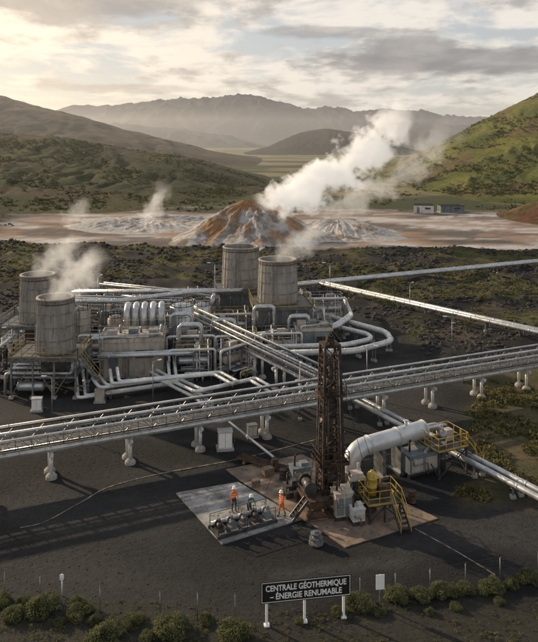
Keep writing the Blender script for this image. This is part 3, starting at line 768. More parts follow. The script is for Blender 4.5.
for i, l in enumerate(hd): pipeline('header_pipeline', 'silver header pipe raised above the process equipment', [l, offs(l, .2, .8)], .22, 4, PIPE, 2.0)
lx = [(-36, 112, 1.4), (-18, 112.5, 1.4), (-6, 113, 1.4), (4, 114.2, 1.4)]
pipeline('steam_pipeline', 'silver pipeline along the edge of the lava field', [lx, offs(lx, 0, 1.1)], .26, 5)
for i, (x, y) in enumerate([(-20.5, 79.5), (-12.2, 86.5), (-7, 87.5), (-2, 90.5), (-17.4, 92.3), (-10.6, 81.5), (2.5, 89.5)]):
    q = [(x, y, .2), (x, y, 4.4 + i % 2), (x + 2.6, y + .3, 4.4 + i % 2), (x + 2.6, y + .3, 2.4)]
    pipeline('riser_pipeline', 'silver riser pipe arching over process equipment', [q, offs(q, .1, .7)], .17, 0, PIPE, 1.4)

# ------------------------------------------------------------------ raised racks
def rack(name, label, p0, p1, ztop, zpipe, width, npipes, pr, legs, truss=True, railm=STEEL):
    p0 = Vector((*p0, 0)); p1 = Vector((*p1, 0)); e = thing(name, label, 'pipe rack', p0)
    t = (p1 - p0).normalized(); sd = Vector((-t.y, t.x, 0)); L = (p1 - p0).length
    Z = lambda z: Vector((0, 0, z)); zl = zpipe + pr * 2 + .12
    b = MB()
    for s in (-1, 1):
        o = sd * s * width / 2
        for zz in (zl, ztop): b.beam(p0 + o + Z(zz), p1 + o + Z(zz), .09, .11)
        n = int(L / 1.2)
        for i in range(n + 1):
            q = p0 + t * (L * i / n) + o; b.beam(q + Z(zl + .05), q + Z(ztop), .055)
            if truss and i < n:
                q2 = p0 + t * (L * (i + 1) / n) + o
                b.beam((q if i % 2 else q2) + Z(ztop - .05), (q2 if i % 2 else q) + Z(zl + .05), .045)
    n = int(L / 2.4)
    for i in range(n + 1):
        q = p0 + t * (L * i / n); b.beam(q - sd * width / 2 + Z(zl), q + sd * width / 2 + Z(zl), .09); b.beam(q - sd * width / 2 + Z(ztop), q + sd * width / 2 + Z(ztop), .06)
    b.finish('truss', STEEL, e, True)
    b = MB(); b.beam(p0 + Z(zl + .11), p1 + Z(zl + .11), width * .45, .05); b.finish('walkway', GRATE, e, True)
    for k in range(npipes):
        o = sd * (-width / 2 + width * (k + .5) / npipes); b = MB(); b.pipe([p0 + o + Z(zpipe + pr), p1 + o + Z(zpipe + pr)], pr, n=14, bands=2.4); b.finish('pipe', PIPE, e, True)
    for k, (o, zz, rr) in enumerate(((-width / 2 - .14, ztop - .28, .08), (-width / 2 - .12, zl + .22, .06), (width / 2 - .15, ztop + .13, .09), (width / 2 - .45, ztop + .11, .07), (-width / 2 + .25, ztop + .14, .10), (-width / 2 + .5, ztop + .09, .05))):
        b = MB(); b.pipe([p0 + sd * o + Z(zz), p1 + sd * o + Z(zz)], rr, n=10, bands=4); b.finish('pipe', PIPEW if k % 2 == 0 else DSTEEL, e, True)
    for d in legs:
        q = p0 + t * d; b = MB()
        b.beam(q - sd * (width / 2 + .2) + Z(zpipe - .12), q + sd * (width / 2 + .2) + Z(zpipe - .12), .22, .22)
        for s in (-1, 1):
            u = q + sd * s * width * .30 ; b.cyl(u + Z(.35), u + Z(zpipe - .2), .15, n=12)
            b.beam(u + Z(zpipe - .8), u + sd * s * .5 + Z(zpipe - .25), .08)
        sp = b.finish('column', PIPEW, e, True)
        for s in (-1, 1):
            b = MB(); u = q + sd * s * width * .30; b.lathe(u.x - e.location.x, u.y - e.location.y, [(.46, 0), (.44, .22), (.26, .4), (.2, .42), (.01, .42)], 14, False)
            b.finish('footing', CONC, sp)
    return e
A = Vector((-30, 64.1 - .438 * 30)); B = Vector((46, 64.1 + .438 * 46))
def dist_at(X): return (Vector((X, 64.1 + .438 * X)) - A).length
legs = [dist_at(x) for x in (-23.6, -17.6, -11.8, -6.2, -.4, 5.5, 11, 16.3, 22, 27.6, 33, 39)]
rack('pipe_bridge', 'long raised pipe bridge with silver pipes and truss', A, B, 4.05, 2.15, 1.9, 3, .25, legs)
rack('pipe_gallery', 'diagonal steel pipe gallery linking plant and pipe bridge', (-11.6, 95.6), (5.3, 68.8), 4.3, 2.7, 1.7, 3, .2, [1.5, 6, 10.5, 15, 19.5, 24, 28.5], True, YRAIL)
rack('pipe_gallery', 'raised pipe gallery running behind the turbine building', (-34, 98.5), (-12, 96.0), 5.0, 3.4, 1.6, 2, .22, [1.5, 7, 12.5, 18, 21], True)
rack('pipe_gallery', 'short pipe gallery beside the cooling towers', (-8, 101), (-26, 109), 4.6, 3.0, 1.5, 2, .22, [1.5, 7, 12.5, 18], True)

# ------------------------------------------------------------------ cabinets, lamps
def cabinet(x, y, rz, label, s=1.0, m=PIPEW):
    e = thing('equipment_cabinet', label, 'cabinet', (x, y, 0), rz); e.scale = (s, s, s)
    b = MB(); b.box(0, 0, 0, 1.5, 1.1, .2); b.finish('plinth', CONC, e)
    b = MB(); b.box(0, 0, .2, 1.2, .8, 1.4); b.box(0, 0, 1.6, 1.32, .92, .08); b.finish('housing', m, e)
    for q in (-.29, .29): b = MB(); b.box(q, -.415, .3, .52, .03, 1.2); b.finish('door', BEIGE if m is not PIPEW else WHITEP, e)
    b = MB(); b.cyl((.8, 0, 0), (.8, 0, .9), .06, n=8); b.cyl((.8, 0, .9), (.6, 0, 1.0), .06, n=8); b.finish('conduit', DSTEEL, e)
    return e
cabinet(*g(225, 449), .15, 'white equipment cabinet on a concrete plinth', 1.0)
cabinet(*g(37, 411), .15, 'white equipment cabinet near the steel deck', .8)
cabinet(*g(252, 437), .35, 'grey cabinet beside pipe bridge column', .7, BLUEG)
cabinet(*g(100, 402), .1, 'beige cabinet beside manifold pipes', .8, BEIGE)
e0 = None
for i, (px, py, h) in enumerate(((367, 398, 5.2), (52, 428, 4.6), (300, 420, 5.0), (153, 410, 4.6), (452, 360, 5), (215, 300, 6), (330, 300, 6), (98, 318, 6), (410, 318, 5), (12, 372, 5))):
    x, y = g(px, py)
    if e0 is None:
        e0 = thing('lamp_post', 'slim grey lamp post in the plant yard', 'lamp post', (x, y, 0), 0, 'lamp posts in the plant yard')
        b = MB(); b.cyl((0, 0, 0), (0, 0, 5.2), .06, .04, 8); b.pipe([(0, 0, 5.1), (0, 0, 5.4), (.7, 0, 5.5)], .03, .2, 6); b.finish('pole', STEEL, e0)
        b = MB(); b.box(.9, 0, 5.42, .5, .22, .1); b.finish('lamp_head', PIPEW, e0)
        b = MB(); b.box(0, 0, 0, .35, .35, .2); b.finish('footing', CONC, e0)
    else: copy_thing(e0, (x, y, 0), R.uniform(0, 6), h / 5.2)

# ------------------------------------------------------------------ drilling rig
rx, ry = g(330, 508)
e = thing('drilling_rig', 'dark rusty lattice drilling rig on steel base', 'drilling rig', (rx, ry, .07), 0.25)
b = MB(); HT = 11.9
def mw(z): return .84 - .28 * (z / HT)
zs = [1.6 + (HT - 1.6) * k / 10 for k in range(11)]
for sx in (-1, 1):
    for sy in (-1, 1):
        b.beam((sx * mw(1.0), sy * mw(1.0), 1.0), (sx * mw(HT), sy * mw(HT), HT), .17)
for k, z in enumerate(zs):
    w = mw(z)
    for a, c in (((-w, -w), (w, -w)), ((w, -w), (w, w)), ((w, w), (-w, w)), ((-w, w), (-w, -w))): b.beam((*a, z), (*c, z), .1)
    if k < 10:
        z2 = zs[k + 1]; w2 = mw(z2)
        for m_, (a, c) in enumerate((((-1, -1), (1, -1)), ((1, -1), (1, 1)), ((1, 1), (-1, 1)), ((-1, 1), (-1, -1)))):
            if (k + m_) % 2: b.beam((a[0] * w, a[1] * w, z), (c[0] * w2, c[1] * w2, z2), .07)
            else: b.beam((c[0] * w, c[1] * w, z), (a[0] * w2, a[1] * w2, z2), .07)
b.finish('mast', RUST, e)
b = MB(); b.box(0, 0, HT, 1.25, 1.25, .16); b.box(0, 0, HT + .16, .4, .8, .35)
for q in (-.2, 0, .2): b.cyl((q - .04, 0, HT + .45), (q + .04, 0, HT + .45), .28, n=18)
b.beam((-.45, -.45, HT + .16), (0, 0, HT + .9), .06); b.beam((.45, .45, HT + .16), (0, 0, HT + .9), .06)
b.finish('crown_block', RUST, e)
b = MB(); b.cyl((0, 0, .4), (0, 0, 11.2), .12, n=10); b.box(0, 0, 6.6, .7, .6, 1.5); b.box(0, 0, 4.4, .6, .5, .9); b.cyl((0, 0, 9.0), (0, 0, 9.5), .3, n=14); b.box(.1, 0, 2.0, .7, .7, 1.3)
b.finish('top_drive', DSTEEL, e)
b = MB()
for k in range(14): b.cyl((-.5 + .13 * (k % 7), .3 + .14 * (k // 7), 1.4), (-.38 + .10 * (k % 7), .15 + .12 * (k // 7), 9.4 + (k % 5) * .35), .05, n=7)
b.finish('drill_pipe_rack', RUST2, e)
for k, (xx, yy) in enumerate(((.64, -.86), (.44, -.9), (-.5, -.88), (-1.0, .2), (1.02, .3), (.95, -.5))): b = MB(); b.cyl((xx, yy, 1.2), (xx * .7, yy * .7, 10.9 - k * .9), .055, n=8); b.finish('mud_line', (STEEL, RUST2, DSTEEL)[k % 3], e)
for p, q_ in (((-.2, -.1, 8.9), (-.15, 0, HT)), ((.2, -.1, 8.9), (.15, 0, HT)), ((0, -.4, HT + .4), (2.4, -1.6, 2.1)), ((.3, .4, HT), (5, 3, .3)), ((-.3, .4, HT), (-4, 3.2, .2)), ((-.3, -.4, HT), (-1.7, -.5, 2.1))):
    b = MB(); b.cyl(p, q_, .02, n=5); b.finish('cable', DSTEEL, e)
b = MB(); b.box(0, 0, 3.4, 2.2, 2.1, .08)
b.rail([(-1.1, -1.05, 3.48), (1.1, -1.05, 3.48), (1.1, 1.05, 3.48), (-1.1, 1.05, 3.48), (-1.1, -1.05, 3.48)], .9, 1.0); b.finish('work_platform', RUST, e)
b = MB(); b.box(0, 0, 8.3, 1.9, 1.7, .06); b.rail([(-.95, -.85, 8.36), (.95, -.85, 8.36), (.95, .85, 8.36)], .7, .9, .02); b.finish('monkey_board', RUST, e)
b = MB()
for q in (-.22, .22): b.beam((-1.02, q, 1.2), (-.72, q, HT), .05)
for k in range(30): b.beam((-1.01 + .0097 * k, -.22, 1.4 + k * .34), (-1.01 + .0097 * k, .22, 1.4 + k * .34), .035)
b.finish('ladder', RUST, e)
b = MB()
for sy in (-1.4, 1.4): b.beam((-2.2, sy, .35), (3.0, sy, .35), .35, .5); b.beam((-2.0, sy, 1.1), (2.6, sy, 1.1), .22, .3)
for xx in (-2, -.9, .9, 2.4):
    b.beam((xx, -1.2, .95), (xx, 1.2, .95), .2, .2)
    for sy in (-1.4, 1.4): b.beam((xx, sy, .55), (xx, sy, .98), .2)
b.box(.2, 0, 1.27, 4.4, 3.0, .07); b.finish('substructure', RUST2, e)
b = MB(); b.cyl((-1.7, -.7, 1.85), (-1.7, .7, 1.85), .34, n=18)
for q in (-.72, .72): b.cyl((-1.7, q - .04, 1.85), (-1.7, q + .04, 1.85), .48, n=20)
b.box(-1.7, 0, 1.34, .6, 1.7, .2); b.finish('winch', DSTEEL, e)
b = MB(); b.box(1.9, -.3, 1.35, 1.2, 1.0, .9); b.box(1.9, -.3, 2.25, .9, .7, .25); b.cyl((2.2, 0, 2.4), (2.2, 0, 3.0), .08, n=8); b.finish('engine_housing', BEIGE, e)
b = MB(); b.box(1.9, -.82, 1.45, .9, .05, .6); b.finish('radiator_grille', DSTEEL, e)
for k in range(9):
    q = random.Random(k); b = MB(); b.pipe([(q.uniform(-1.5, 2), -1.5, .2), (q.uniform(-1.5, 2), -1.75, q.uniform(.8, 1.8)), (q.uniform(.5, 2.0), -.9, q.uniform(1.6, 2.4))], .05, .3, 7)
    b.finish('hose', DARK, e)
b = MB(); b.stairs((-2.1, -.9, 1.3), (-3.2, -.9, .02), .7); b.finish('stair', DSTEEL, e)

def unit(px, py, w, d, h, rz, label, m, name='power_unit'):
    x, y = g(px, py); e = thing(name, label, 'generator', (x, y, .07), rz)
    b = MB(); b.box(0, 0, .3, w, d, h - .3); b.box(0, 0, h, w + .1, d + .1, .07); b.box(w * .2, 0, h + .07, w * .4, d * .6, .25); b.finish('housing', m, e)
    for q in (-1, 1): b = MB(); b.beam((-w / 2, q * d * .35, .15), (w / 2, q * d * .35, .15), .2, .3); b.finish('skid_base', DSTEEL, e)
    for k in range(2): b = MB(); b.box(-w * .25 + k * w * .5, -d / 2 - .02, .45, w * .4, .05, h - .75); b.finish('access_door', BEIGE if m is not BEIGE else BLUEG, e)
    b = MB()
    for k in range(6): b.box(w / 2 + .02, 0, .5 + k * (h - .8) / 6, .05, d * .7, .08)
    b.box(w / 2 + .005, 0, .45, .02, d * .74, h - .75); b.finish('grille', DSTEEL, e)
    b = MB(); b.cyl((-w * .3, 0, h), (-w * .3, 0, h + .8), .08, n=10); b.cyl((-w * .3, 0, h + .8), (-w * .3 + .15, 0, h + .95), .08, n=10); b.finish('exhaust', RUST, e)
    b = MB(); b.pipe([(w * .1, -d / 2 - .15, .1), (w * .1, -d / 2 - .15, h * .6), (-w * .4, -d / 2 - .15, h * .6), (-w * .4, -d / 2 - .15, h * .95)], .05, .15, 8); b.finish('service_pipe', STEEL, e)
    return e
unit(342, 518, 1.3, 1.1, 1.9, .25, 'beige diesel power unit beside the drilling rig', BEIGE)
unit(357, 524, .9, .8, 1.1, .25, 'dirty white hydraulic power unit beside drilling rig', PIPEW)
unit(300, 482, 1.5, 1.0, 1.2, .3, 'small blue grey pump unit on rusty pad', BLUEG)
unit(418, 472, 2.8, 1.6, 1.7, .45, 'blue grey separator skid under the white vessel', BLUEG)
unit(291, 497, 1.0, .8, .9, .3, 'small dark compressor beside the drilling rig', DSTEEL)

px_, py_ = g(380, 517)
e = thing('service_platform', 'steel service platform with yellow railings and stair', 'platform', (px_, py_, .07), 0.25)
b = MB(); b.box(0, 0, 1.2, 2.5, 1.9, .08)
for xx in (-1.15, 0, 1.15):
    for yy in (-.85, .85): b.beam((xx, yy, 0), (xx, yy, 1.2), .12)
b.beam((-1.15, -.85, .1), (0, -.85, 1.1), .07); b.beam((1.15, -.85, .1), (0, -.85, 1.1), .07); b.finish('deck', DSTEEL, e)
b = MB(); b.rail([(.4, -.95, 1.28), (-1.25, -.95, 1.28), (-1.25, .95, 1.28), (1.25, .95, 1.28), (1.25, -.95, 1.28)], 1.0, .8, .02); b.finish('railing', YEL, e)
b = MB(); b.stairs((.85, -1.0, 1.25), (.85, -2.5, .0), .75); b.finish('stair', DSTEEL, e)
b = MB(); b.stairrail((.85, -1.0, 1.25), (.85, -2.5, .0), .75, .02); b.finish('handrail', YEL, e)
b = MB(); b.box(.4, .4, 1.3, .7, .6, .7); b.pipe([(.75, .4, 1.7), (1.0, .4, 1.7), (1.0, .7, 1.3)], .08); b.finish('gearbox', RUST2, e)
x, y = g(375, 513)
b = MB(); b.lathe(0, 0, [(.01, 0), (.38, 0), (.38, .5), (.41, .52), (.41, .58), (.38, .6), (.38, 1.1), (.41, 1.12), (.41, 1.18), (.38, 1.2), (.38, 1.4), (.3, 1.52), (.12, 1.58), (.12, 1.7), (.01, 1.7)], 20)
o = b.finish('yellow_tank', YEL); o.location = (x - .2, y + .1, 1.36); tag(o, 'yellow upright tank standing on the service platform', 'tank')

e = thing('separator_vessel', 'large white steam duct bending down beside the rig', 'vessel', (6.6, 55, 0))
b = MB(); P = [(12.9, 58.2, 3.0), (7.9, 55.7, 2.75), (7.35, 55.42, 2.69), (6.95, 55.2, 2.5), (6.65, 55.05, 2.2), (6.5, 54.97, 1.8), (6.45, 54.95, 1.2), (6.45, 54.95, .15)]
b.sweep([(13.15, 58.32, 3.0), (13.05, 58.27, 3.0)] + P, [.05, .5] + [.7] * 8, 28)
for t in (0.02, .5, 1):
    c = Vector(P[0]).lerp(Vector(P[1]), t); dd = (Vector(P[1]) - Vector(P[0])).normalized(); b.cyl(c - dd * .05, c + dd * .05, .76, n=28)
b.cyl((6.45, 54.95, 1.1), (6.45, 54.95, 1.2), .76, n=28)
b.finish('shell', DUCT, e, True)
for t in (.25, .55, .85):
    x = 7.6 + 5.2 * t; y = 55.6 + 2.6 * t; b = MB(); b.box(x, y, .2, .3, 1.3, 2.0, .45); b.box(x, y, 0, .7, 1.5, .2, .45)
    b.finish('saddle', STEEL, e, True)
x = 7.6 + 5.2 * .7; y = 55.6 + 2.6 * .7; b = MB(); b.cyl((x, y, 3.3), (x, y, 3.95), .12); b.cyl((x, y, 3.95), (x, y, 4.02), .22); b.finish('nozzle', PIPE, e, True)
b = MB(); b.pipe([(13.0, 58.3, 3.0), (14.4, 59, 3.0), (14.4, 59, .5)], .3); b.finish('outlet_pipe', PIPE, e, True)

x, y = g(443, 470)
e = thing('valve_platform', 'steel valve platform with yellow railings over wellhead', 'platform', (x, y, 0), .45)
b = MB(); b.box(0, 0, 2.1, 3.0, 2.6, .08)
for xx in (-1.4, 1.4):
    for yy in (-1.2, 1.2): b.beam((xx, yy, 0), (xx, yy, 2.1), .14)
    b.beam((xx, -1.2, .1), (xx, 1.2, 2.0), .07)
b.beam((-1.4, -1.2, .1), (1.4, -1.2, 2.0), .07); b.beam((1.4, -1.2, .1), (-1.4, -1.2, 2.0), .07); b.finish('deck', DSTEEL, e)
b = MB(); b.rail([(-1.5, -1.3, 2.18), (1.5, -1.3, 2.18), (1.5, 1.3, 2.18), (-1.5, 1.3, 2.18), (-1.5, -1.3, 2.18)], 1.1, .75, .02); b.finish('railing', YEL, e)
b = MB(); b.stairs((1.6, -.6, 2.15), (3.4, -.6, 0), .8); b.finish('stair', DSTEEL, e)
b = MB(); b.stairrail((1.6, -.6, 2.15), (3.4, -.6, 0), .8, .02); b.finish('handrail', YEL, e)
b = MB(); b.cyl((0, 0, .1), (0, 0, 3.2), .25); b.cyl((0, 0, 1.0), (0, 0, 1.15), .42); b.valve(0, 0, 2.8, .3); b.pipe([(0, 0, 2.0), (-1.9, 0, 2.0), (-1.9, 0, .3)], .2); b.finish('wellhead', STEEL, e)
b = MB(); b.box(.8, .4, 2.19, .7, .6, .9); b.finish('control_box', BEIGE, e)

x, y = g(243, 527)
e = thing('pump_skid', 'long skid of pumps and valves on grey concrete pad', 'pump', (x, y, .1), .5)
b = MB()
for q in (-.75, .75): b.beam((-2.3, q, .12), (2.3, q, .12), .16, .22)
for k in range(6): b.beam((-2.2 + k * .88, -.66, .12), (-2.2 + k * .88, .66, .12), .12, .14)
b.finish('skid_base', DSTEEL, e)
for k in range(5):
    b = MB(); xx = -1.9 + k * .92; b.box(xx, -.25, .24, .5, .6, .2); b.cyl((xx, -.5, .62), (xx, .0, .62), .19, n=14); b.cyl((xx, 0, .62), (xx, .12, .62), .26, n=14); b.cyl((xx, -.25, .8), (xx, -.25, 1.1), .07, n=8)
    b.finish('pump', (DSTEEL, BLUEG, STEEL)[k % 3], e)
b = MB(); b.pipe([(-2.2, .45, .5), (2.3, .45, .5)], .12, bands=.8)
for k in range(5): b.pipe([(-1.9 + k * .92, .1, .62), (-1.9 + k * .92, .45, .62), (-1.9 + k * .92, .45, .5)], .07)
b.finish('header', PIPE, e)
for k in range(5): b = MB(); b.valve(-1.7 + k * .92, .45, .62, .1); b.finish('valve', YRAIL, e)
for s in (-.7, .7):
    b = MB()
    for xx in (-2.2, 0, 2.2): b.beam((xx, s, .2), (xx, s, 1.05), .04)
    b.beam((-2.2, s, 1.05), (2.2, s, 1.05), .035); b.finish('guard_rail', DSTEEL, e)

x, y = g(316, 544)
b = MB(); b.lathe(0, 0, [(.5, 0), (.5, .1), (.3, .12), (.3, .3), (.44, .31), (.44, .42), (.24, .44), (.24, .62), (.36, .63), (.36, .72), (.14, .74), (.14, .84), (.01, .84)], 24, False)
for k in range(10):
    a = k * .628; b.cyl((.39 * math.cos(a), .39 * math.sin(a), .26), (.39 * math.cos(a), .39 * math.sin(a), .47), .03, n=6)
o = b.finish('flanged_wellhead', STEEL); o.location = (x, y, .05); tag(o, 'grey round flanged wellhead on the pad edge', 'wellhead')

def barrel(x, y, z, m, label):
    b = MB(); b.lathe(0, 0, [(.01, 0), (.29, 0), (.30, .02), (.29, .04), (.29, .28), (.305, .3), (.29, .32), (.29, .56), (.305, .58), (.29, .6), (.29, .85), (.3, .87), (.28, .88), (.27, .86), (.01, .86)], 18)
    b.cyl((.15, 0, .86), (.15, 0, .89), .04, n=8)
    o = b.finish('steel_drum', m); o.location = (x, y, z); return tag(o, label, 'drum', 'steel drums around the rig')
for px, py, m, l in ((290, 478, RUST2, 'rusty steel drum on the pad'), (283, 481, DSTEEL, 'dark steel drum on the pad'), (412, 503, RUST2, 'rusty steel drum on the pad'), (275, 470, RUST2, 'rusty steel drum on the pad')):
    barrel(*g(px, py), .07, m, l)
CRATE = mat('weathered_wood', (0.24, 0.18, 0.12), (0.14, 0.10, 0.07), 4, .85)
def crate(px, py, w, rz):
    x, y = g(px, py); b = MB()
    for k in range(5): b.box(-w / 2 + w * (k + .5) / 5, -w * .35, .1, w / 5.6, .03, w * .6); b.box(-w / 2 + w * (k + .5) / 5, w * .35, .1, w / 5.6, .03, w * .6); b.box(-w / 2 + w * (k + .5) / 5, 0, .1 + w * .6, w / 5.6, w * .74, .03)
    for s in (-1, 1): b.box(s * (w / 2 + .015), 0, .1, .03, w * .7, w * .6); b.box(0, s * w * .3, 0, w, .1, .1)
    o = b.finish('wooden_crate', CRATE); o.location = (x, y, .07); o.rotation_euler = (0, 0, rz); tag(o, 'weathered wooden crate on the drilling pad', 'crate', 'crates on the drilling pad')
crate(268, 476, .8, .5); crate(256, 487, .6, .1)
e = thing('pipe_stack', 'stack of rusty drill pipes lying on timber sleepers', 'pipe stack', (*g(262, 466), .07), -.55)
for k in range(9): b = MB(); b.cyl((-2.2, -.5 + .12 * k, .26 + .06 * (k % 2)), (2.3, -.5 + .12 * k, .26 + .06 * (k % 2)), .055, n=8); b.finish('drill_pipe', RUST2, e)
for q in (-1.4, 1.4): b = MB(); b.box(q, 0, 0, .2, 1.4, .2); b.finish('sleeper', CRATE, e)

# ------------------------------------------------------------------ fence
fpix = [(-30, 590), (40, 601), (100, 611), (160, 618), (235, 620), (300, 612), (360, 603), (430, 594), (500, 582), (575, 568)]
FP = [Vector((*g(*p), 0)) for p in fpix]
e = thing('wire_fence', 'galvanised wire mesh fence on steel posts', 'fence', FP[0])
fh = 1.35; wire = MB(); dens = []
for a, c in zip(FP, FP[1:]):
    n = max(1, int((c - a).length / 2.0))
    for i in range(n): dens.append(a.lerp(c, i / n))
dens.append(FP[-1])
for p in dens:
    b = MB(); b.cyl(p, p + Vector((0, 0, fh + .12)), .027, n=6); b.cyl(p + Vector((0, 0, fh + .1)), p + Vector((0, -.18, fh + .3)), .018, n=5); b.finish('post', STEEL, e, True)
for a, c in zip(dens, dens[1:]):
    for k in range(7): wire.beam(a + Vector((0, 0, .08 + k * (fh - .08) / 6)), c + Vector((0, 0, .08 + k * (fh - .08) / 6)), .005)
    wire.beam(a + Vector((0, -.16, fh + .27)), c + Vector((0, -.16, fh + .27)), .008)
    n = int((c - a).length / .17)
    for i in range(n): p = a.lerp(c, (i + .5) / n); wire.beam(p + Vector((0, .01, .08)), p + Vector((0, .01, fh)), .0045)
wire.finish('wire_mesh', DSTEEL, e, True)

# ------------------------------------------------------------------ signs
sl = Vector((*g(266, 627), 0)); sr = Vector((*g(345, 618.5), 0)); dv = sr - sl; ang = math.atan2(dv.y, dv.x)
W = 5.15
e = thing('site_sign', 'black site name sign with white lettering on posts', 'sign', sl - dv.normalized() * .3, ang)
zb_ = 1.3; hh_ = 1.2; t_ = .028; m_ = .05
b = MB(); b.box(W / 2, 0, zb_, W, .06, hh_); b.finish('board', BLACKP, e)
b = MB()
b.box(W / 2, -.035, zb_ + m_, W - 2 * m_, .012, t_); b.box(W / 2, -.035, zb_ + hh_ - m_ - t_, W - 2 * m_, .012, t_)
for xx in (m_ + t_ / 2, W - m_ - t_ / 2): b.box(xx, -.035, zb_ + m_ + t_, t_, .012, hh_ - 2 * m_ - 2 * t_)
b.finish('border', WHITEP, e)
for k, xx in enumerate((.35, 2.5, W - .4)):
    b = MB(); b.box(xx, .09, 0, .13, .1, 2.4); b.box(xx, .09, 0, .3, .3, .08); b.finish('post', WHITEP, e)
def text(s, cx, cz, width, parent, size=.5):
    cu = bpy.data.curves.new('lettering', 'FONT'); cu.body = s; cu.align_x = 'CENTER'; cu.align_y = 'CENTER'; cu.size = size; cu.extrude = .004; cu.offset = .010
    to = bpy.data.objects.new('t', cu); COL.objects.link(to); bpy.context.view_layer.update()
    me = bpy.data.meshes.new_from_object(to.evaluated_get(bpy.context.evaluated_depsgraph_get()))
    bpy.data.objects.remove(to)
    xs = [v.co.x for v in me.vertices]; sc = width / (max(xs) - min(xs))
    me.transform(Matrix.Rotation(math.pi / 2, 4, 'X') @ Matrix.Diagonal((sc, 1, 1, 1)))
    me.materials.clear(); me.materials.append(WHITEP)
    o = bpy.data.objects.new('lettering', me); COL.objects.link(o); o.parent = parent; o.location = (cx, -.036, cz); return o
text('CENTRALE GÉOTHERMIQUE', W / 2, 2.10, 4.6, e, .45)
text('– ÉNERGIE RENUMABLE', W / 2, 1.64, 4.1, e, .45)
x, y = g(380, 607)
e = thing('notice_sign', 'small white notice sign on a thin post', 'sign', (x, y, 0), .1)
b = MB(); b.box(0, 0, 0, .07, .07, 1.9); b.finish('post', STEEL, e)
b = MB(); b.box(0, -.05, 1.05, .5, .03, .85); b.finish('board', WHITEP, e)
x, y = g(62, 596)
e = thing('marker_post', 'thin white marker post inside the fence', 'post', (x, y, 0), 0)
b = MB(); b.cyl((0, 0, 0), (0, 0, 1.3), .04, n=8); b.finish('post', WHITEP, e)
b = MB(); b.box(0, -.05, 1.0, .25, .02, .3); b.finish('plate', WHITEP, e)

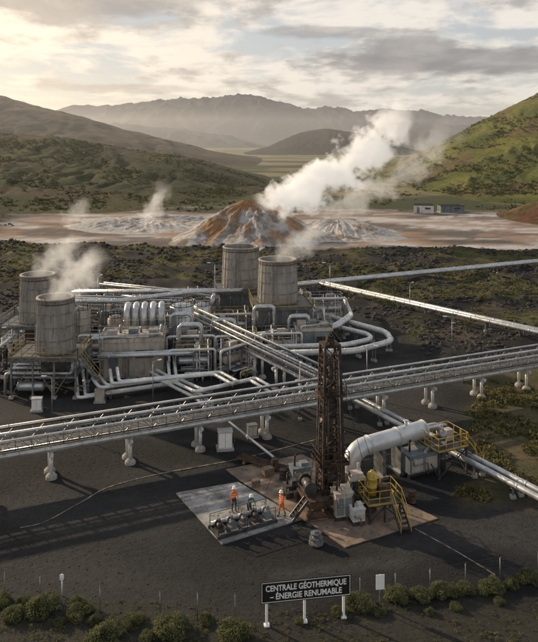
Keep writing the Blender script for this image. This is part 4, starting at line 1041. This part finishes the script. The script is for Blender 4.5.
# ------------------------------------------------------------------ people
def person(px, py, rz, pose, jm, tm, label, z0=.1):
    J = {}; E = []
    def add(n, p, r, par=None, kind=0):
        J[n] = (Vector(p), r, kind, len(J)); 
        if par: E.append((J[par][3], len(J) - 1))
    lean = pose.get('lean', 0); sq = pose.get('drop', 0)
    def up(p):
        x, y, z = p; dz = z - .95; return (x, y - math.sin(lean) * dz, .95 - sq + math.cos(lean) * dz)
    add('pelvis', up((0, 0, .95)), .15, None, 0); add('waist', up((0, 0, 1.1)), .135, 'pelvis', 1); add('chest', up((0, 0, 1.32)), .17, 'waist', 1)
    add('neckb', up((0, 0, 1.47)), .075, 'chest', 1); add('neck', up((0, -.01, 1.53)), .052, 'neckb', 2); add('head', up((0, -.02, 1.62)), .088, 'neck', 2); add('top', up((0, -.02, 1.72)), .082, 'head', 2)
    for s, sn in ((-1, 'l'), (1, 'r')):
        k = pose['leg' + sn]
        add('hip' + sn, (s * .1, 0, .88 - sq), .1, 'pelvis', 0); add('knee' + sn, (s * .12, k[0], k[1]), .065, 'hip' + sn, 0)
        add('ank' + sn, (s * .13, k[2], .1), .045, 'knee' + sn, 3); add('heel' + sn, (s * .13, k[2] - .03, .04), .045, 'ank' + sn, 3); add('toe' + sn, (s * .15, k[2] - .2, .035), .035, 'heel' + sn, 3)
        a = pose['arm' + sn]
        sh = up((s * .2, 0, 1.42)); add('sh' + sn, sh, .07, 'chest', 1)
        el = (sh[0] + s * a[0][0], sh[1] + a[0][1], sh[2] + a[0][2]); wr = (el[0] + s * a[1][0], el[1] + a[1][1], el[2] + a[1][2])
        add('el' + sn, el, .048, 'sh' + sn, 1); add('wr' + sn, wr, .03, 'el' + sn, 1)
        dd = (Vector(wr) - Vector(el)).normalized(); side = dd.cross(Vector((s, 0.2, .1))).normalized(); pl = Vector(wr) + dd * .07
        add('palm' + sn, pl, .032, 'wr' + sn, 2)
        curl = dd.cross(side)
        for f in range(4):
            o = side * (-.03 + .02 * f); ln = (.07, .08, .075, .06)[f]
            add('f%d%s' % (f, sn), pl + o + dd * ln * .6, .0095, 'palm' + sn, 2); add('g%d%s' % (f, sn), pl + o + dd * ln + curl * .03 * s, .008, 'f%d%s' % (f, sn), 2)
        add('th' + sn, Vector(wr) + dd * .05 - side * .05, .011, 'palm' + sn, 2)
    names = list(J); me = bpy.data.meshes.new('body_src'); me.from_pydata([tuple(J[n][0]) for n in names], E, [])
    o = bpy.data.objects.new('body_src', me); COL.objects.link(o)
    o.modifiers.new('Skin', 'SKIN'); sub = o.modifiers.new('Sub', 'SUBSURF'); sub.levels = 1; sub.render_levels = 1
    for i, n in enumerate(names):
        sv = me.skin_vertices[0].data[i]; r = J[n][1]; sv.radius = (r * (1.12 if n in ('chest', 'pelvis', 'waist') else 1), r * (.75 if n in ('chest', 'pelvis', 'waist') else 1)); sv.use_root = (n == 'pelvis')
    bpy.context.view_layer.update(); dg = bpy.context.evaluated_depsgraph_get()
    m2 = bpy.data.meshes.new_from_object(o.evaluated_get(dg)); bpy.data.objects.remove(o)
    m2.materials.clear()
    for m in (tm, jm, SKIN, BOOT): m2.materials.append(m)
    L = [(J[n][0], J[n][2]) for n in names]
    for p in m2.polygons:
        c = p.center; best = min(L, key=lambda q: (q[0] - c).length_squared); p.material_index = best[1]; p.use_smooth = True
    x, y = g(px, py); e = thing('person', label, 'person', (x, y, z0), rz)
    ob = bpy.data.objects.new('body', m2); COL.objects.link(ob); ob.parent = e
    hd = J['top'][0]; b = MB(); b.lathe(hd.x, hd.y, [(.16, hd.z - .02), (.13, hd.z), (.125, hd.z + .06), (.105, hd.z + .11), (.06, hd.z + .14), (.005, hd.z + .15)], 16); b.finish('helmet', WHITEP, e)
    hc = J['head'][0]
    for s in (-1, 1):
        b = MB(); b.cyl((hc.x + s * .035, hc.y - .088, hc.z + .02), (hc.x + s * .035, hc.y - .098, hc.z + .02), .012, n=6); b.finish('eye', BOOT, e)
        b = MB(); b.cyl((hc.x + s * .088, hc.y, hc.z), (hc.x + s * .104, hc.y + .01, hc.z), .03, .024, 8); b.finish('ear', SKIN, e)
    b = MB(); b.cyl((hc.x, hc.y - .085, hc.z + .01), (hc.x, hc.y - .115, hc.z - .02), .01, .018, 6); b.finish('nose', SKIN, e)
    for zz, rr in ((1.14, .162), (1.3, .2)):
        b = MB(); ring = [up((rr * 1.04 * math.cos(a * .3927), rr * .74 * math.sin(a * .3927), zz)) for a in range(17)]
        for p, q in zip(ring, ring[1:]): b.beam(p, q, .012, .05)
        b.finish('reflective_stripe', REFL, e)
    return e
st = dict(legl=(0.02, .5, .04), legr=(-.05, .5, -.02), arml=((.06, -.02, -.28), (.02, -.1, -.24)), armr=((.05, -.04, -.28), (-.06, -.2, -.12)))
wk = dict(legl=(-.14, .5, -.16), legr=(.05, .5, .22), arml=((.06, .1, -.27), (.02, .0, -.25)), armr=((.06, -.12, -.26), (-.02, -.2, -.13)), lean=.08)
bd = dict(legl=(-.16, .48, .02), legr=(-.12, .48, .06), arml=((.04, -.2, -.2), (.0, -.16, -.2)), armr=((.04, -.22, -.18), (-.02, -.18, -.16)), lean=.45, drop=.05)
person(234, 513, .6, st, ORANGE, NAVY, 'worker in orange jacket and white helmet standing on pad')
person(249, 517.5, .5, bd, TEAL, NAVY, 'worker in grey jacket leaning towards the pump skid')
person(282, 517, -.9, wk, ORANGE, ORANGE, 'worker in orange coveralls walking across the pad', .1)

# ------------------------------------------------------------------ steam
def steam(name, label, base, tip, r0, r1, bend, K, scale, amp=1.0, emis=.12, erode=.2, step=1.2, sharp=2.0, fin=.45, pw=.6, bias=.1, warp=1.6):
    base = Vector(base); tip = Vector(tip); ax = tip - base; h = ax.length
    b = MB(); pr = [(-.06, r0), (0.15, r0 + (r1 - r0) * .35), (.4, r0 + (r1 - r0) * .6), (.7, r1), (1.0, r1 * .9)]
    b.sweep([(bend * math.sin(math.pi * max(0, t)), 0, h * t) for t, _ in pr], [r * 1.5 for _, r in pr], 14)
    m = bpy.data.materials.new(name + '_vapour'); m.use_nodes = True; nt = m.node_tree; nt.nodes.remove(nt.nodes['Principled BSDF'])
    tc = nt.nodes.new('ShaderNodeTexCoord'); co = tc.outputs['Object']
    w = noise_node(nt, co, scale, 4, .62)
    sc = nt.nodes.new('ShaderNodeSeparateColor'); nt.links.new(w.outputs['Color'], sc.inputs[0])
    sp0 = nt.nodes.new('ShaderNodeSeparateXYZ'); nt.links.new(co, sp0.inputs[0])
    t = mth(nt, 'DIVIDE', sp0.outputs[2], h, clamp=True)
    x = mth(nt, 'MULTIPLY_ADD', mth(nt, 'SINE', mth(nt, 'MULTIPLY', t, 3.1416)), -bend, sp0.outputs[0])
    x = mth(nt, 'MULTIPLY_ADD', mth(nt, 'SUBTRACT', sc.outputs[0], .5), r1 * warp, x)
    y = mth(nt, 'MULTIPLY_ADD', mth(nt, 'SUBTRACT', sc.outputs[1], .5), r1 * warp, sp0.outputs[1])
    r = mth(nt, 'MULTIPLY_ADD', mth(nt, 'POWER', t, pw), r1 - r0, r0)
    d = mth(nt, 'DIVIDE', mth(nt, 'SQRT', mth(nt, 'ADD', mth(nt, 'MULTIPLY', x, x), mth(nt, 'MULTIPLY', y, y))), r)
    v = mth(nt, 'MULTIPLY_ADD', mth(nt, 'SUBTRACT', sc.outputs[2], .5), amp, mth(nt, 'SUBTRACT', 1.0 + bias, d))
    v = mth(nt, 'MULTIPLY', mth(nt, 'MULTIPLY_ADD', t, -erode, v), sharp, clamp=True)
    fade = mth(nt, 'MULTIPLY', ramp(nt, mth(nt, 'SUBTRACT', 1.0, t), 0, fin), ramp(nt, mth(nt, 'DIVIDE', sp0.outputs[2], h), -.05, .06))
    v = mth(nt, 'MULTIPLY', mth(nt, 'MULTIPLY', v, fade), K)
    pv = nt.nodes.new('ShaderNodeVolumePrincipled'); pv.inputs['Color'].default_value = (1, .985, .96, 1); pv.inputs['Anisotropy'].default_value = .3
    nt.links.new(v, pv.inputs['Density']); nt.links.new(mth(nt, 'MULTIPLY', v, emis), pv.inputs['Emission Strength']); pv.inputs['Emission Color'].default_value = (1, .94, .86, 1)  # vapour glows by itself, added in place of multiply scattered light
    nt.links.new(pv.outputs[0], nt.nodes['Material Output'].inputs['Volume'])
    m.cycles.volume_step_rate = step
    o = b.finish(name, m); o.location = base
    z = ax.normalized(); xx = Vector((0, 0, 1)) - z * z.z; xx.normalize(); yy = z.cross(xx); o.rotation_euler = Matrix((xx, yy, z)).transposed().to_euler()
    tag(o, label, 'steam'); return o
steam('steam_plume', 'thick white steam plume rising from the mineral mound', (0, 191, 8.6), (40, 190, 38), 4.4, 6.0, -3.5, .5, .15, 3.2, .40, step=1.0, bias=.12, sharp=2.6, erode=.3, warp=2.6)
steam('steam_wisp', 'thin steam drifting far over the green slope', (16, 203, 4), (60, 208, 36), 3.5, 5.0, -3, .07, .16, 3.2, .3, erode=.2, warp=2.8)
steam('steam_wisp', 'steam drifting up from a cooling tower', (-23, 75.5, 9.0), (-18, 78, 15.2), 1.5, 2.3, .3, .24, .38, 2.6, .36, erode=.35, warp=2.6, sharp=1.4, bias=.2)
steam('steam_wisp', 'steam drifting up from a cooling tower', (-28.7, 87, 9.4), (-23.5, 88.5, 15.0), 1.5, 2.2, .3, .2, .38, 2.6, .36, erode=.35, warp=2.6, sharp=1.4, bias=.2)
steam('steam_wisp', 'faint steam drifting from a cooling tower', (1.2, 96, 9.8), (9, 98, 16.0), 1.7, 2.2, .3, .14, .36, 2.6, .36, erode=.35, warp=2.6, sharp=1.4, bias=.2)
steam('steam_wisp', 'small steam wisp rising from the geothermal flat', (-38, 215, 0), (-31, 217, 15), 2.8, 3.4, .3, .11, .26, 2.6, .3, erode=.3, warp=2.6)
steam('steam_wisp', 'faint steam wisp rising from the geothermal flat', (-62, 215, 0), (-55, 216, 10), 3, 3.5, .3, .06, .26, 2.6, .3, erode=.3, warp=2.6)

# valley haze
b = MB(); b.box(0, 3640, -5, 9000, 6760, 135)
m = bpy.data.materials.new('valley_haze'); m.use_nodes = True; nt = m.node_tree; nt.nodes.remove(nt.nodes['Principled BSDF'])
vs = nt.nodes.new('ShaderNodeVolumeScatter'); vs.inputs['Color'].default_value = (.90, .92, .98, 1); vs.inputs['Density'].default_value = .00024; vs.inputs['Anisotropy'].default_value = .55
nt.links.new(vs.outputs[0], nt.nodes['Material Output'].inputs['Volume'])
o = b.finish('sky_haze', m); o['kind'] = 'structure'

# ------------------------------------------------------------------ light and sky
AZ = math.radians(-54); EL = math.radians(20)
sd = Vector((math.sin(AZ) * math.cos(EL), math.cos(AZ) * math.cos(EL), math.sin(EL)))
sun = bpy.data.lights.new('sun', 'SUN'); sun.energy = 5.0; sun.angle = math.radians(.8); sun.color = (1, .80, .55)
so = bpy.data.objects.new('sun', sun); COL.objects.link(so); so.rotation_euler = sd.to_track_quat('Z', 'Y').to_euler()
w = bpy.data.worlds.new('World'); scene.world = w; w.use_nodes = True; nt = w.node_tree; bg = nt.nodes['Background']; bg.inputs[1].default_value = 1.0
sky = nt.nodes.new('ShaderNodeTexSky'); sky.sky_type = 'NISHITA'; sky.sun_disc = False; sky.sun_elevation = EL; sky.sun_rotation = AZ % (2 * math.pi)
skyc = nn(nt, 'ShaderNodeVectorMath', operation='SCALE'); nt.links.new(sky.outputs[0], skyc.inputs[0]); skyc.inputs['Scale'].default_value = .10
tc = nt.nodes.new('ShaderNodeTexCoord'); sp = nt.nodes.new('ShaderNodeSeparateXYZ'); nt.links.new(tc.outputs['Generated'], sp.inputs[0])
den = mth(nt, 'ADD', mth(nt, 'MAXIMUM', sp.outputs[2], 0), .16)
u = mth(nt, 'DIVIDE', sp.outputs[0], den); v = mth(nt, 'DIVIDE', sp.outputs[1], den)
cb = nt.nodes.new('ShaderNodeCombineXYZ'); nt.links.new(mth(nt, 'MULTIPLY', u, 1.3), cb.inputs[0]); nt.links.new(mth(nt, 'MULTIPLY', v, 1.05), cb.inputs[1]); cb.inputs[2].default_value = 3.7
n1 = noise_node(nt, cb.outputs[0], 1.5, 10, .56); n1.inputs['Distortion'].default_value = .25
cb2 = nn(nt, 'ShaderNodeVectorMath', operation='ADD'); nt.links.new(cb.outputs[0], cb2.inputs[0]); cb2.inputs[1].default_value = (5.2, .45, 1.3)
n3 = noise_node(nt, cb2.outputs[0], 1.6, 10, .6)
az = mth(nt, 'DIVIDE', sp.outputs[0], mth(nt, 'MAXIMUM', sp.outputs[1], .05)); el = mth(nt, 'DIVIDE', sp.outputs[2], mth(nt, 'MAXIMUM', sp.outputs[1], .05))
def bank(a0, e0, wa, we, rag):
    dx = mth(nt, 'DIVIDE', mth(nt, 'SUBTRACT', az, a0), wa); dy = mth(nt, 'DIVIDE', mth(nt, 'SUBTRACT', el, e0), we)
    q = mth(nt, 'SQRT', mth(nt, 'ADD', mth(nt, 'MULTIPLY', dx, dx), mth(nt, 'MULTIPLY', dy, dy)))
    q = mth(nt, 'ADD', mth(nt, 'SUBTRACT', 1.0, q), mth(nt, 'MULTIPLY', mth(nt, 'SUBTRACT', n3.outputs[0], .5), rag))
    return ramp(nt, q, 0.0, .55)
bk = mth(nt, 'MAXIMUM', bank(.25, .112, .24, .034, 2.4), mth(nt, 'MULTIPLY', bank(-.17, .073, .13, .009, 2.4), .5))
bk = mth(nt, 'MAXIMUM', bk, mth(nt, 'MULTIPLY', bank(-.22, .20, .28, .022, 2.4), .8))
bk = mth(nt, 'MAXIMUM', bk, mth(nt, 'MULTIPLY', bank(.08, .155, .12, .012, 2.4), .6))
cloud = ramp(nt, n1.outputs[0], .38, .52)
shade = mth(nt, 'MULTIPLY', ramp(nt, n3.outputs[0], .46, .62), .7)
dot = nn(nt, 'ShaderNodeVectorMath', operation='DOT_PRODUCT'); nt.links.new(tc.outputs['Generated'], dot.inputs[0]); dot.inputs[1].default_value = tuple(sd)
glow = mth(nt, 'POWER', mth(nt, 'MAXIMUM', dot.outputs['Value'], 0), 5.0)
lit = mixc(nt, glow, (.88, .83, .76), (1.7, 1.34, .92))
dk = mixc(nt, glow, (.27, .265, .275), (.66, .53, .40))
cc = mixc(nt, shade, lit, dk)
base = mixc(nt, .66, skyc.outputs[0], (.64, .64, .645))
allc = mixc(nt, cloud, base, cc)
allc = mixc(nt, bk, allc, mixc(nt, ramp(nt, n1.outputs[0], .36, .64), dk, mixc(nt, .35, dk, lit)))
hz = mth(nt, 'POWER', mth(nt, 'SUBTRACT', 1.0, mth(nt, 'ABSOLUTE', sp.outputs[2])), 14.0)
gl2 = mth(nt, 'MULTIPLY', hz, mth(nt, 'MULTIPLY_ADD', glow, 1.5, .03), clamp=True)
allc = mixc(nt, gl2, allc, (1.6, 1.2, .76))
hi = ramp(nt, sp.outputs[2], .22, .65)
allc = mixc(nt, mth(nt, 'MULTIPLY', hi, .75), allc, (.23, .30, .40))
nt.links.new(allc, bg.inputs[0])

# ------------------------------------------------------------------ camera
cam = bpy.data.cameras.new('camera'); co = bpy.data.objects.new('camera', cam); COL.objects.link(co); scene.camera = co
co.location = (0, 0, H); co.rotation_euler = (math.pi / 2, 0, 0)
cam.sensor_fit = 'VERTICAL'; cam.sensor_height = 24; cam.lens = 24 * F / 642; cam.shift_y = -181 / 642
cam.clip_start = .5; cam.clip_end = 20000
